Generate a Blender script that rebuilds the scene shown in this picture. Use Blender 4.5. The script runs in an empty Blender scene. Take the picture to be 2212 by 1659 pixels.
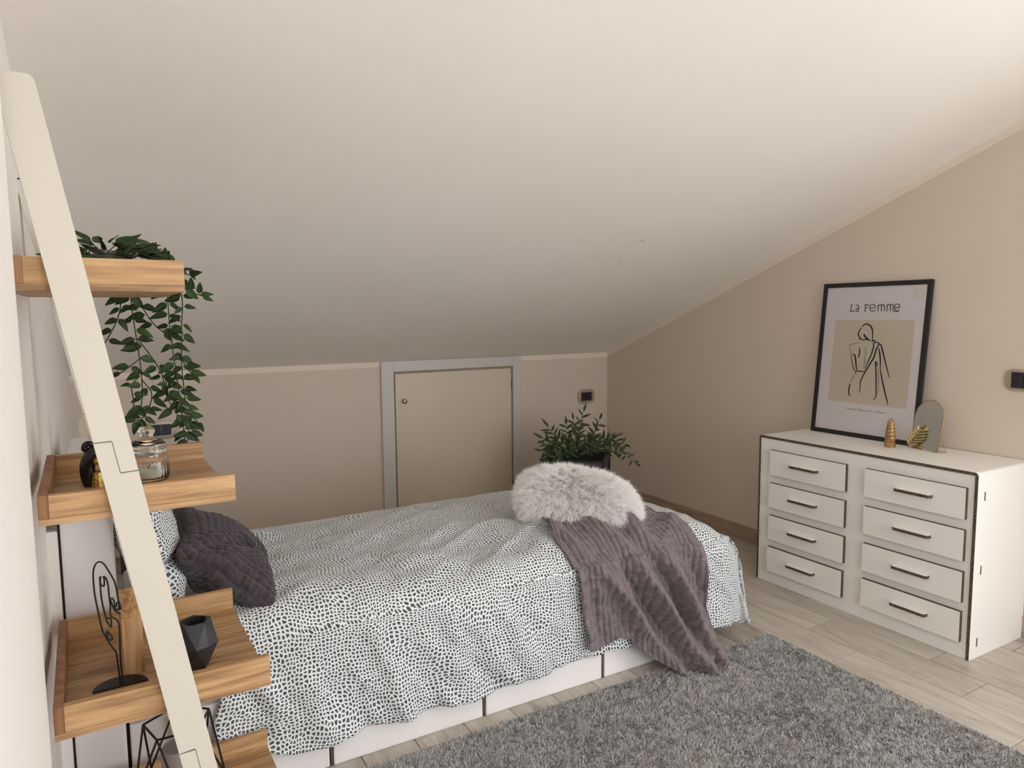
import bpy, bmesh, math, random
import numpy as np
from mathutils import Vector, Matrix
random.seed(7)
scene = bpy.context.scene
COL = scene.collection
R = math.radians

# ------------------------------------------------------------------ camera
CAM_H = 1.3
YAW, PITCH, ROLL, FPX = R(29.8736), R(5.6102), R(0.5222), 1534.96
cd = bpy.data.cameras.new('camera'); cam = bpy.data.objects.new('camera', cd); COL.objects.link(cam)
cd.sensor_fit = 'HORIZONTAL'; cd.sensor_width = 36.0; cd.lens = FPX / 2212 * 36.0
cd.clip_start = 0.02; cd.clip_end = 60
fw = Vector((math.sin(YAW) * math.cos(PITCH), math.cos(YAW) * math.cos(PITCH), -math.sin(PITCH)))
rt = Vector((math.cos(YAW), -math.sin(YAW), 0)); dn = fw.cross(rt)
rt2 = rt * math.cos(ROLL) + dn * math.sin(ROLL); dn2 = -rt * math.sin(ROLL) + dn * math.cos(ROLL)
mw = Matrix.Identity(4)
for i in range(3):
    mw[i][0] = rt2[i]; mw[i][1] = -dn2[i]; mw[i][2] = -fw[i]
mw.translation = Vector((0, 0, CAM_H))
cam.matrix_world = mw
scene.camera = cam

# ------------------------------------------------------------------ world, daylight, exposure
world = bpy.data.worlds.new('overcast_sky'); scene.world = world
world.use_nodes = True
wn = world.node_tree.nodes; bgn = wn.get('Background')
bgn.inputs['Color'].default_value = (0.90, 0.95, 1.0, 1)
bgn.inputs['Strength'].default_value = 7.0
WIN_Y0, WIN_Y1, WIN_Z1 = -1.35, 0.35, 2.15          # french window in the right wall, beside the camera
ld = bpy.data.lights.new('window_portal', 'AREA'); ld.shape = 'RECTANGLE'
ld.size = WIN_Y1 - WIN_Y0; ld.size_y = WIN_Z1
ld.cycles.is_portal = True
lo = bpy.data.objects.new('window_portal', ld); COL.objects.link(lo)
lo.location = (3.19, (WIN_Y0 + WIN_Y1) / 2, WIN_Z1 / 2)
lo.rotation_euler = (R(90), 0, R(90))
RW0, RW1, RWZ0, RWZ1 = .7, 2.7, .3, 2.2             # second window, in the rear wall behind the camera
l2 = bpy.data.lights.new('rear_window_portal', 'AREA'); l2.shape = 'RECTANGLE'; l2.size = RW1 - RW0; l2.size_y = RWZ1 - RWZ0
l2.cycles.is_portal = True
lo2 = bpy.data.objects.new('rear_window_portal', l2); COL.objects.link(lo2)
lo2.location = ((RW0 + RW1) / 2, -2.37, (RWZ0 + RWZ1) / 2); lo2.rotation_euler = (R(90), 0, R(180))
scene.view_settings.view_transform = 'Standard'
scene.view_settings.look = 'None'
scene.view_settings.gamma = 1.0
scene.view_settings.use_curve_mapping = False
scene.view_settings.exposure = -0.23
scene.cycles.max_bounces = 12
scene.cycles.diffuse_bounces = 7
scene.cycles.transparent_max_bounces = 12
scene.cycles.sample_clamp_indirect = 6.0

# ------------------------------------------------------------------ helpers
def srgb(r, g, b):
    f = lambda c: (c / 255 / 12.92) if c / 255 <= .04045 else ((c / 255 + .055) / 1.055) ** 2.4
    return (f(r), f(g), f(b), 1.0)

class NT:
    def __init__(s, name):
        s.m = bpy.data.materials.new(name); s.m.use_nodes = True
        s.t = s.m.node_tree; s.n = s.t.nodes; s.l = s.t.links
        s.b = s.n['Principled BSDF']
    def add(s, typ, **kw):
        n = s.n.new(typ)
        for k, v in kw.items():
            if k in ('inp',):
                for a, b in v.items(): n.inputs[a].default_value = b
            else: setattr(n, k, v)
        return n
    def link(s, a, b): s.l.new(a, b)
    def set(s, **kw):
        for k, v in kw.items(): s.b.inputs[k.replace('_', ' ')].default_value = v
    def coord(s, kind='Object', scale=(1, 1, 1), loc=None):
        tc = s.add('ShaderNodeTexCoord'); mp = s.add('ShaderNodeMapping')
        mp.inputs['Scale'].default_value = scale
        s.link(tc.outputs[kind], mp.inputs['Vector'])
        if loc is not None: s.link(loc, mp.inputs['Location'])
        return mp.outputs['Vector']
    def noise(s, vec, scale, detail=3, rough=.5, dist=0):
        n = s.add('ShaderNodeTexNoise', inp={'Scale': scale, 'Detail': detail, 'Roughness': rough, 'Distortion': dist})
        s.link(vec, n.inputs['Vector']); return n
    def ramp(s, fac, stops):
        r = s.add('ShaderNodeValToRGB'); cr = r.color_ramp
        while len(cr.elements) < len(stops): cr.elements.new(.5)
        for e, (p, c) in zip(cr.elements, stops): e.position = p; e.color = c
        s.link(fac, r.inputs['Fac']); return r
    def bump(s, h, strength=.3, dist=.01):
        b = s.add('ShaderNodeBump', inp={'Strength': strength, 'Distance': dist})
        s.link(h, b.inputs['Height']); s.link(b.outputs['Normal'], s.b.inputs['Normal']); return b
    def mix(s, fac, a, b, typ='MIX'):
        m = s.add('ShaderNodeMix', data_type='RGBA', blend_type=typ)
        for sock, v in ((m.inputs[0], fac), (m.inputs[6], a), (m.inputs[7], b)):
            if hasattr(v, 'is_linked'): s.link(v, sock)
            else: sock.default_value = v
        return m.outputs[2]
    def math(s, op, a, b=None, clamp=False):
        m = s.add('ShaderNodeMath', operation=op, use_clamp=clamp)
        for i, v in enumerate((a, b)):
            if v is None: continue
            if hasattr(v, 'is_linked'): s.link(v, m.inputs[i])
            else: m.inputs[i].default_value = v
        return m.outputs[0]

def plain(name, col, rough=.6, var=.03, nscale=8, bump=0, bscale=120, metal=0, spec=.5):
    t = NT(name); v = t.coord()
    n = t.noise(v, nscale, 4)
    lo_ = tuple(max(0, c * (1 - var)) for c in col[:3]) + (1,); hi_ = tuple(min(1, c * (1 + var)) for c in col[:3]) + (1,)
    r = t.ramp(n.outputs['Fac'], [(.3, lo_), (.7, hi_)])
    t.link(r.outputs['Color'], t.b.inputs['Base Color'])
    t.set(Roughness=rough, Metallic=metal); t.b.inputs['Specular IOR Level'].default_value = spec
    if bump:
        n2 = t.noise(v, bscale, 3); t.bump(n2.outputs['Fac'], bump, .002)
    return t.m

def wood(name, light, mid, dark, axis=0, rough=.5, fine=1.0, rnd=True):
    t = NT(name)
    sc = [9, 9, 9]; sc[axis] = .75
    sc2 = [110, 110, 110]; sc2[axis] = 6.0
    loc = None
    if rnd:
        oi = t.add('ShaderNodeObjectInfo')
        cx = t.add('ShaderNodeCombineXYZ')
        m1 = t.math('MULTIPLY', oi.outputs['Random'], 37.0)
        for i in range(3): t.link(m1, cx.inputs[i])
        loc = cx.outputs[0]
    v = t.coord('Object', tuple(sc), loc); v2 = t.coord('Object', tuple(sc2), loc)
    n1 = t.noise(v, 2.2, 4, .55, 1.6); n2 = t.noise(v2, 1.0, 4, .6, .3)
    w = t.math('ADD', t.math('MULTIPLY', n1.outputs['Fac'], .52), t.math('MULTIPLY', n2.outputs['Fac'], .48 * fine))
    r = t.ramp(w, [(.37, dark), (.48, mid), (.60, light)])
    col = r.outputs['Color']
    if rnd:
        g = t.math('ADD', t.math('MULTIPLY', oi.outputs['Random'], .18), .91)
        cc = t.add('ShaderNodeCombineColor')
        for i in range(3): t.link(g, cc.inputs[i])
        col = t.mix(1.0, col, cc.outputs[0], 'MULTIPLY')
    t.link(col, t.b.inputs['Base Color'])
    t.set(Roughness=rough); t.bump(n2.outputs['Fac'], .12, .0015)
    return t.m

def new_obj(name, mesh, parent=None):
    o = bpy.data.objects.new(name, mesh); COL.objects.link(o)
    if parent is not None: o.parent = parent
    return o

def mesh_obj(name, verts, faces, mats, parent=None, smooth=False, fmat=None, uv=None):
    me = bpy.data.meshes.new(name)
    me.from_pydata([tuple(map(float, v)) for v in verts], [], [tuple(f) for f in faces])
    if not isinstance(mats, (list, tuple)): mats = [mats]
    for m in mats: me.materials.append(m)
    if fmat is not None: me.polygons.foreach_set('material_index', fmat)
    if smooth: me.polygons.foreach_set('use_smooth', [True] * len(me.polygons))
    if uv is not None:
        ul = me.uv_layers.new(name='UVMap'); li = np.empty(len(me.loops), dtype=np.int32)
        me.loops.foreach_get('vertex_index', li)
        ul.data.foreach_set('uv', np.asarray(uv, dtype=np.float32)[li].ravel())
    me.update()
    return new_obj(name, me, parent)

class MB:
    """collects shapes for ONE mesh"""
    def __init__(s): s.v = []; s.f = []; s.m = []
    def raw(s, v, f, mi=0):
        o = len(s.v); s.v += [tuple(p) for p in v]; s.f += [tuple(i + o for i in q) for q in f]
        s.m += (mi if isinstance(mi, list) else [mi] * len(f))
    def box(s, a, b, mi=0, fm=None):
        (x0, y0, z0), (x1, y1, z1) = a, b
        v = [(x0, y0, z0), (x1, y0, z0), (x1, y1, z0), (x0, y1, z0), (x0, y0, z1), (x1, y0, z1), (x1, y1, z1), (x0, y1, z1)]
        f = [(0, 3, 2, 1), (4, 5, 6, 7), (0, 1, 5, 4), (1, 2, 6, 5), (2, 3, 7, 6), (3, 0, 4, 7)]   # -z +z -y +x +y -x
        s.raw(v, f, fm if fm else mi)
    def tube(s, pts, r, seg=8, mi=0, cap=True, closed=False):
        P = [Vector(p) for p in pts]; n = len(P)
        rr = r if isinstance(r, (list, tuple)) else [r] * n
        up = None; rings = []
        for i in range(n):
            if closed: d = P[(i + 1) % n] - P[i - 1]
            else: d = P[min(i + 1, n - 1)] - P[max(i - 1, 0)]
            if d.length < 1e-9: d = Vector((0, 0, 1))
            d.normalize()
            if up is None:
                up = d.orthogonal().normalized()
            else:
                up = up - d * up.dot(d)
                up = up.normalized() if up.length > 1e-6 else d.orthogonal().normalized()
            sd = d.cross(up)
            rings.append([P[i] + (up * math.cos(2 * math.pi * k / seg) + sd * math.sin(2 * math.pi * k / seg)) * rr[i] for k in range(seg)])
        v = [p for q in rings for p in q]; f = []
        for i in range(n if closed else n - 1):
            a = i * seg; b = ((i + 1) % n) * seg
            for k in range(seg):
                k2 = (k + 1) % seg; f.append((a + k, a + k2, b + k2, b + k))
        if cap and not closed:
            f.append(tuple(range(seg - 1, -1, -1))); f.append(tuple((n - 1) * seg + k for k in range(seg)))
        s.raw(v, f, mi)
    def lathe(s, prof, seg=32, c=(0, 0, 0), mi=0, sx=1, sy=1, flute=None):
        v = []; f = []
        for j, (r, z) in enumerate(prof):
            for k in range(seg):
                a = 2 * math.pi * k / seg
                q = r * (1 + (flute(a, z) if flute else 0))
                v.append((c[0] + q * math.cos(a) * sx, c[1] + q * math.sin(a) * sy, c[2] + z))
        for j in range(len(prof) - 1):
            for k in range(seg):
                k2 = (k + 1) % seg; f.append((j * seg + k, j * seg + k2, (j + 1) * seg + k2, (j + 1) * seg + k))
        f.append(tuple(range(seg - 1, -1, -1))); f.append(tuple((len(prof) - 1) * seg + k for k in range(seg)))
        s.raw(v, f, mi)
    def prism(s, poly, fn, d0, d1, mi=0, side=None):
        """poly in 2-D, fn(a, b, d) -> 3-D, extruded d0..d1"""
        n = len(poly)
        v = [fn(a, b, d0) for a, b in poly] + [fn(a, b, d1) for a, b in poly]
        f = [tuple(range(n - 1, -1, -1)), tuple(range(n, 2 * n))]
        fm = [mi, mi]
        for i in range(n):
            j = (i + 1) % n; f.append((i, j, n + j, n + i)); fm.append(mi if side is None else side)
        s.raw(v, f, fm)
    def build(s, name, mats, parent=None, smooth=False, bevel=0, seg=2, angle=40):
        o = mesh_obj(name, s.v, s.f, mats, parent, False, s.m)
        me = o.data
        bm = bmesh.new(); bm.from_mesh(me); bmesh.ops.recalc_face_normals(bm, faces=bm.faces)
        if bevel:
            es = [e for e in bm.edges if e.is_manifold and e.calc_face_angle(0) > R(angle)]
            bmesh.ops.bevel(bm, geom=es, offset=bevel, segments=seg, profile=.5, affect='EDGES', clamp_overlap=True)
        bm.to_mesh(me); bm.free()
        if smooth:
            me.polygons.foreach_set('use_smooth', [True] * len(me.polygons))
            try: me.set_sharp_from_angle(angle=R(angle))
            except Exception: pass
        me.update(); return o

def box(name, a, b, mat, parent=None, bevel=.002, fm=None):
    m = MB(); m.box(a, b, 0, fm); return m.build(name, mat, parent, bevel=bevel)

def tag(o, label=None, cat=None, group=None, kind=None):
    if label: o['label'] = label
    if cat: o['category'] = cat
    if group: o['group'] = group
    if kind: o['kind'] = kind
    return o

def thing(name, label, cat, loc=(0, 0, 0), rz=0, group=None):
    o = bpy.data.objects.new(name, None); COL.objects.link(o)
    o.empty_display_size = .05
    o.location = loc; o.rotation_euler = (0, 0, rz)
    return tag(o, label, cat, group)

def grid_faces(nu, nv, wrap_u=False):
    f = []
    for i in range(nu if wrap_u else nu - 1):
        for j in range(nv - 1):
            a = i * nv + j; b = ((i + 1) % nu) * nv + j
            f.append((a, b, b + 1, a + 1))
    return f

_rs = np.random.RandomState(3); _tab = _rs.rand(256, 256)
def vnoise(x, y, seed=0):
    x = np.asarray(x, float) + seed * 17.31; y = np.asarray(y, float) + seed * 9.77
    xi = np.floor(x).astype(int); yi = np.floor(y).astype(int); fx = x - xi; fy = y - yi
    fx = fx * fx * fx * (fx * (fx * 6 - 15) + 10); fy = fy * fy * fy * (fy * (fy * 6 - 15) + 10)
    g = lambda a, b: _tab[a & 255, b & 255]
    return ((g(xi, yi) * (1 - fx) + g(xi + 1, yi) * fx) * (1 - fy) + (g(xi, yi + 1) * (1 - fx) + g(xi + 1, yi + 1) * fx) * fy) * 2 - 1
def fbm(x, y, seed=0, o=3):
    s = 0; a = 1.0
    for k in range(o):
        s = s + a * vnoise(np.asarray(x) * 2 ** k, np.asarray(y) * 2 ** k, seed + k * 3); a *= .5
    return s

def catmull(pts, n=6):
    P = [np.array(p, float) for p in pts]; P = [2 * P[0] - P[1]] + P + [2 * P[-1] - P[-2]]; out = []
    for i in range(1, len(P) - 2):
        for k in range(n):
            t = k / n; a, b, c, d = P[i - 1:i + 3]
            out.append(.5 * (2 * b + (c - a) * t + (2 * a - 5 * b + 4 * c - d) * t * t + (3 * b - a - 3 * c + d) * t ** 3))
    out.append(P[-2]); return out

# ------------------------------------------------------------------ materials of the room
def paint(name, c, rough=.75, bump=.06):
    return plain(name, c, rough, .012, 2.5, bump, 260, spec=.3)
M_ceil = None
def ceiling_mat():
    t = NT('ceiling_white_paint'); v = t.coord('Object')
    n = t.noise(v, 1.4, 4)
    r = t.ramp(n.outputs['Fac'], [(.3, srgb(238, 231, 222)), (.7, srgb(242, 236, 228))])
    col = r.outputs['Color']
    for (cx, cy, ang, lx, ly, k) in ((2.120, 2.506, .45, .034, .008, .45), (2.154, 2.702, 0, .014, .011, .4)):   # two scuffs on the plaster
        mp = t.add('ShaderNodeMapping', vector_type='TEXTURE')
        mp.inputs['Location'].default_value = (cx, cy, 0); mp.inputs['Rotation'].default_value = (0, 0, ang)
        mp.inputs['Scale'].default_value = (lx, ly, 1000)
        tc = t.add('ShaderNodeTexCoord'); t.link(tc.outputs['Object'], mp.inputs['Vector'])
        ln = t.add('ShaderNodeVectorMath', operation='LENGTH'); t.link(mp.outputs['Vector'], ln.inputs[0])
        fac = t.math('MULTIPLY', t.math('SUBTRACT', 1.0, ln.outputs['Value'], True), k)
        col = t.mix(fac, col, srgb(150, 135, 118))
    t.link(col, t.b.inputs['Base Color']); t.set(Roughness=.8)
    n2 = t.noise(v, 180, 3); t.bump(n2.outputs['Fac'], .05, .002)
    return t.m
M_ceil = ceiling_mat()
M_back = paint('taupe_wall_paint', srgb(213, 200, 186))
M_white_wall = paint('warm_white_wall_paint', srgb(243, 237, 231))
M_trim = paint('cream_trim_paint', srgb(232, 219, 205))
M_skirt = wood('skirting_wood_tile', srgb(176, 158, 138), srgb(158, 139, 120), srgb(136, 118, 101), axis=1, rough=.5)
M_grout = plain('grout', srgb(196, 188, 176), .9)
def plank_mat():
    t = NT('greige_wood_look_tile')
    oi = t.add('ShaderNodeObjectInfo'); cx = t.add('ShaderNodeCombineXYZ')
    m1 = t.math('MULTIPLY', oi.outputs['Random'], 53.0)
    for i in range(3): t.link(m1, cx.inputs[i])
    v = t.coord('Object', (7, 1.1, 7), cx.outputs[0]); v2 = t.coord('Object', (60, 5, 60), cx.outputs[0])
    n1 = t.noise(v, 1.6, 5, .6, 2.2); n2 = t.noise(v2, 1.2, 4, .6, .4)
    w = t.math('ADD', t.math('MULTIPLY', n1.outputs['Fac'], .68), t.math('MULTIPLY', n2.outputs['Fac'], .32))
    r = t.ramp(w, [(.30, srgb(152, 141, 129)), (.46, srgb(184, 175, 163)), (.66, srgb(203, 196, 186))])
    g = t.math('ADD', t.math('MULTIPLY', oi.outputs['Random'], .12), .94)
    cc = t.add('ShaderNodeCombineColor')
    for i in range(3): t.link(g, cc.inputs[i])
    t.link(t.mix(1.0, r.outputs['Color'], cc.outputs[0], 'MULTIPLY'), t.b.inputs['Base Color'])
    t.set(Roughness=.42); t.bump(n2.outputs['Fac'], .10, .001)
    return t.m
M_plank = plank_mat()

# ------------------------------------------------------------------ room shell
XR, YB, YREAR, KNEE, SLOPE = 3.116, 4.055, -2.3, 1.022, 0.386
CEIL = lambda y: KNEE + SLOPE * (YB - y)
def slab(name, pts, thick_vec, mat, kind='structure', parent=None):
    m = MB(); n = len(pts); t = Vector(thick_vec)
    v = [Vector(p) for p in pts] + [Vector(p) + t for p in pts]
    f = [tuple(range(n)), tuple(range(2 * n - 1, n - 1, -1))] + [(i, (i + 1) % n, n + (i + 1) % n, n + i) for i in range(n)]
    m.raw(v, f); o = m.build(name, mat, parent)
    if kind and parent is None: o['kind'] = kind
    return o

floor = box('floor', (-.35, YREAR - .1, -.08), (XR + .15, YB + .1, -.006), M_grout, bevel=0); floor['kind'] = 'structure'
# wood-look tiles, one object each
PITCH_X, LEN = .1682, .61
X0 = .762 - 6 * PITCH_X
offs = {9: 1.611, 10: 1.231, 11: 1.433, 12: 1.02, 13: 1.31, 14: 1.15}
pm_cache = {}
def plank_mesh(w, l):
    key = (round(w, 3), round(l, 3))
    if key not in pm_cache:
        m = MB(); m.box((-w / 2, -l / 2, -.006), (w / 2, l / 2, 0)); o = m.build('floor_plank', M_plank, floor, bevel=.0012, seg=1)
        pm_cache[key] = o.data; bpy.data.objects.remove(o)
    return pm_cache[key]
rp = random.Random(11)
for k in range(0, 20):
    xa = X0 + k * PITCH_X; xb = xa + PITCH_X
    xa = max(xa, -.16); xb = min(xb, XR + .0)
    if xb - xa < .02: continue
    o0 = offs.get(k - 6, rp.uniform(0, LEN))
    y = o0 - LEN * math.ceil((o0 - YREAR) / LEN)
    while y < YB:
        ya, yb2 = max(y, YREAR), min(y + LEN, YB)
        if yb2 - ya > .03:
            g = .0012
            o = new_obj('floor_plank', plank_mesh(xb - xa - 2 * g, yb2 - ya - 2 * g), floor)
            o.location = ((xa + xb) / 2, (ya + yb2) / 2, 0)
        y += LEN

slab('wall_back', [(-.3, YB, -.05), (XR + .1, YB, -.05), (XR + .1, YB, KNEE + .0), (-.3, YB, KNEE + .0)], (0, .12, 0), M_back)
# right wall with the french window opening beside the camera
def wall_right():
    m = MB(); x0, x1 = XR, XR + .14
    poly1 = [(WIN_Y1, -.05), (YB + .12, -.05), (YB + .12, CEIL(YB + .12)), (WIN_Y1, CEIL(WIN_Y1))]
    poly2 = [(YREAR - .12, -.05), (WIN_Y0, -.05), (WIN_Y0, CEIL(WIN_Y0)), (YREAR - .12, CEIL(YREAR - .12))]
    poly3 = [(WIN_Y0, WIN_Z1), (WIN_Y1, WIN_Z1), (WIN_Y1, CEIL(WIN_Y1)), (WIN_Y0, CEIL(WIN_Y0))]
    for p in (poly1, poly2, poly3): m.prism(p, lambda a, b, d: (d, a, b), x0, x1)
    o = m.build('wall_right', M_back); o['kind'] = 'structure'
wall_right()
# left wall: steps back twice along its length
XL1, XL2, XL3, YS1, YS2 = -.119, -.141, -.153, 1.42, 1.97
def wall_left():
    m = MB()
    for (xa, ya, yb2) in ((XL1, YREAR - .12, YS1), (XL2, YS1, YS2), (XL3, YS2, YB + .12)):
        m.prism([(ya, -.05), (yb2, -.05), (yb2, CEIL(yb2)), (ya, CEIL(ya))], lambda a, b, d: (d, a, b), -.32, xa)
    o = m.build('wall_left', M_white_wall); o['kind'] = 'structure'
wall_left()
def wall_rear():
    m = MB(); zt = CEIL(YREAR)
    for x0, x1, z0, z1 in ((-.3, RW0, -.05, zt), (RW1, XR + .1, -.05, zt), (RW0, RW1, -.05, RWZ0), (RW0, RW1, RWZ1, zt)):
        m.box((x0, YREAR - .12, z0), (x1, YREAR, z1))
    o = m.build('wall_rear', M_back); o['kind'] = 'structure'
    f = MB()
    for a, b in (((RW0, YREAR - .09, RWZ0), (RW0 + .06, YREAR - .03, RWZ1)), ((RW1 - .06, YREAR - .09, RWZ0), (RW1, YREAR - .03, RWZ1)), ((RW0, YREAR - .09, RWZ1 - .06), (RW1, YREAR - .03, RWZ1)), ((RW0, YREAR - .09, RWZ0), (RW1, YREAR - .03, RWZ0 + .06))): f.box(a, b)
    o = f.build('window_2', M_white_wall, bevel=.004); o['kind'] = 'structure'
wall_rear()
slab('ceiling', [(-.32, YREAR - .12, CEIL(YREAR - .12)), (XR + .14, YREAR - .12, CEIL(YREAR - .12)), (XR + .14, YB + .12, CEIL(YB + .12)), (-.32, YB + .12, CEIL(YB + .12))], (0, 0, .1), M_ceil)
# window in the right wall (outside the picture)
wf = MB()
for a, b in (((XR + .02, WIN_Y0, 0), (XR + .10, WIN_Y0 + .07, WIN_Z1)), ((XR + .02, WIN_Y1 - .07, 0), (XR + .10, WIN_Y1, WIN_Z1)), ((XR + .02, WIN_Y0, WIN_Z1 - .07), (XR + .10, WIN_Y1, WIN_Z1)), ((XR + .02, WIN_Y0, 0), (XR + .10, WIN_Y1, .08)), ((XR + .02, (WIN_Y0 + WIN_Y1) / 2 - .05, 0), (XR + .10, (WIN_Y0 + WIN_Y1) / 2 + .05, WIN_Z1))):
    wf.box(a, b)
o = wf.build('window_1', M_white_wall, bevel=.004); o['kind'] = 'structure'
# pale painted band under the slope
def band(name, pts, mat=M_trim):
    m = MB(); n = len(pts) // 2
    m.raw(pts, [tuple(range(n)), tuple(range(2 * n - 1, n - 1, -1))] + [(i, (i + 1) % n, n + (i + 1) % n, n + i) for i in range(n)])
    o = m.build(name, mat); o['kind'] = 'structure'; return o
BT, BH = .003, .030
def band_back(name, xa, xb):
    z0, z1 = KNEE - BH, KNEE + .002
    band(name, [(xa, YB - BT, z0), (xb, YB - BT, z0), (xb, YB - BT, z1), (xa, YB - BT, z1), (xa, YB, z0), (xb, YB, z0), (xb, YB, z1), (xa, YB, z1)])
band_back('trim_1', XL3, 1.425); band_back('trim_2', 2.385, XR)
dz = BH * 1.07
ya, yb2 = YB, WIN_Y1
band('trim_3', [(XR - BT, ya, CEIL(ya) - dz), (XR - BT, yb2, CEIL(yb2) - dz), (XR - BT, yb2, CEIL(yb2) + .002), (XR - BT, ya, CEIL(ya) + .002),
                (XR, ya, CEIL(ya) - dz), (XR, yb2, CEIL(yb2) - dz), (XR, yb2, CEIL(yb2) + .002), (XR, ya, CEIL(ya) + .002)])
o = box('baseboard_right', (XR - .010, WIN_Y1, 0), (XR, YB, .088), M_skirt, bevel=.002); o['kind'] = 'structure'
o = box('baseboard_back', (XL3, YB - .010, 0), (XR - .01, YB, .088), wood('skirting_wood_tile_back', srgb(176, 158, 138), srgb(158, 139, 120), srgb(136, 118, 101), axis=0), bevel=.002); o['kind'] = 'structure'

# ------------------------------------------------------------------ knee-wall hatch
M_hatch = plain('cream_hatch_laminate', srgb(212, 200, 180), .45, .01, 3)
M_hframe = plain('pale_grey_hatch_frame', srgb(205, 201, 197), .45, .015, 3)
M_steel = plain('brushed_steel', srgb(150, 140, 128), .3, .02, 20, metal=1)
M_dark = plain('dark_gap', srgb(40, 36, 33), .8)
HX0, HX1, HT = 1.422, 2.388, 1.026
d1 = tag(thing('door_1', 'low cream hatch door in the knee wall with pale grey frame', 'door'), kind='structure')
for a, b in (((HX0, YB - .022, .0), (HX0 + .078, YB + .01, HT)), ((HX1 - .062, YB - .022, .0), (HX1, YB + .01, HT))):
    box('door_jamb', a, b, M_hframe, d1, .003)
box('door_head', (HX0 + .078, YB - .021, HT - .064), (HX1 - .062, YB + .01, HT), M_hframe, d1, .003)
m = MB(); m.box((HX0 + .078, YB - .006, .0), (HX1 - .062, YB + .008, HT - .064))
m.build('door_rebate', plain('hatch_rebate', srgb(150, 138, 120), .6), d1)
leaf_d = box('door_panel', (HX0 + .088, YB - .016, .02), (HX1 - .074, YB - .004, HT - .078), M_hatch, d1, .003)
m = MB(); m.lathe([(.004, 0), (.006, .004), (.005, .010), (.012, .016), (.0145, .024), (.012, .031), (.004, .034)], 20)
kb = m.build('door_knob', M_steel, d1, True); kb.location = (1.562, YB - .014, .781); kb.rotation_euler = (R(90), 0, 0)
hg = MB(); hg.box((HX1 - .074, YB - .024, .815), (HX1 - .062, YB - .014, .868)); hg.tube([(HX1 - .068, YB - .026, .812), (HX1 - .068, YB - .026, .871)], .004, 8)
hg.build('hinge', M_steel, d1)
hg = MB(); hg.box((HX1 - .074, YB - .024, .15), (HX1 - .062, YB - .014, .20)); hg.tube([(HX1 - .068, YB - .026, .147), (HX1 - .068, YB - .026, .203)], .004, 8)
hg.build('hinge', M_steel, d1)

# ------------------------------------------------------------------ wall plates
M_plate = plain('champagne_plate', srgb(176, 161, 140), .35, .02, 5, metal=.2)
M_mod = plain('black_switch_module', srgb(34, 34, 40), .25, .02, 5)
M_chrome = plain('bright_metal_bezel', srgb(205, 200, 192), .2, .01, 5, metal=1)
def rrect(w, h, r, n=6, sq=0):
    pts = []
    for cx, cy, a0 in ((w / 2 - r, h / 2 - r, 0), (-w / 2 + r, h / 2 - r, 90), (-w / 2 + r, -h / 2 + r, 180), (w / 2 - r, -h / 2 + r, 270)):
        for k in range(n + 1):
            a = R(a0 + 90 * k / n); pts.append((cx + r * math.cos(a), cy + r * math.sin(a)))
    return pts
def wall_plate(label, loc, rz, w, h, mw_, mh_, nmod, group=None, name='wall_switch', cat='switch'):
    """local: x right, -y out of the wall, z up"""
    t = thing(name, label, cat, loc, rz, group)
    m = MB(); m.prism(rrect(w, h, h * .36), lambda a, b, d: (a, d, b), 0, -.009); m.build('plate', M_plate, t, True, .002)
    m = MB(); m.prism(rrect(mw_ + .008, mh_ + .008, .003), lambda a, b, d: (a, d, b), -.008, -.0105); m.build('bezel', M_chrome, t)
    for i in range(nmod):
        xx = -mw_ / 2 + mw_ * (i + .5) / nmod
        m = MB(); m.box((xx - mw_ / nmod / 2 + .0006, -.0125, -mh_ / 2), (xx + mw_ / nmod / 2 - .0006, -.009, mh_ / 2)); m.build('rocker', M_mod, t, bevel=.001)
    return t
wall_plate('champagne wall plate with black insert above the corner plant', (2.927, YB, .720), 0, .142, .100, .088, .058, 1)
wall_plate('champagne wall plate with two black modules behind the glass jar', (.236, YB, .722), 0, .138, .094, .094, .058, 2, name='wall_socket', cat='socket')
wall_plate('champagne switch plate with black rockers beside the leaning poster', (XR, 1.392, 1.024), R(-90), .150, .085, .100, .062, 3)

# ------------------------------------------------------------------ ladder shelf
LROT = R(1.25); LO = Vector((-.115, 1.46, 0))
def lpt(u, v, z): return LO + Vector((u * math.cos(LROT) - v * math.sin(LROT), u * math.sin(LROT) + v * math.cos(LROT), z))
M_oak = wood('oak_board', srgb(200, 162, 116), srgb(180, 142, 98), srgb(146, 110, 74), axis=0, rough=.5)
M_oak_end = wood('oak_end_grain', srgb(166, 122, 84), srgb(146, 103, 68), srgb(120, 82, 54), axis=2, rough=.6)
M_oak_tray = wood('oak_tray_plank', srgb(196, 160, 118), srgb(172, 134, 94), srgb(136, 102, 70), axis=0, rough=.5)
M_rail = plain('cream_painted_wood', srgb(212, 205, 193), .5, .015, 4, .06, 60)
lad = thing('ladder_shelf', 'leaning ladder shelf with cream rails and oak trays against the white wall', 'shelf', LO, LROT)
LW = .44
uL = lambda z: .013 - .1739 * (z - 1.519)
RWD = .0585
M_joint = plain('dark_joint', srgb(128, 120, 109), .9)
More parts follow.
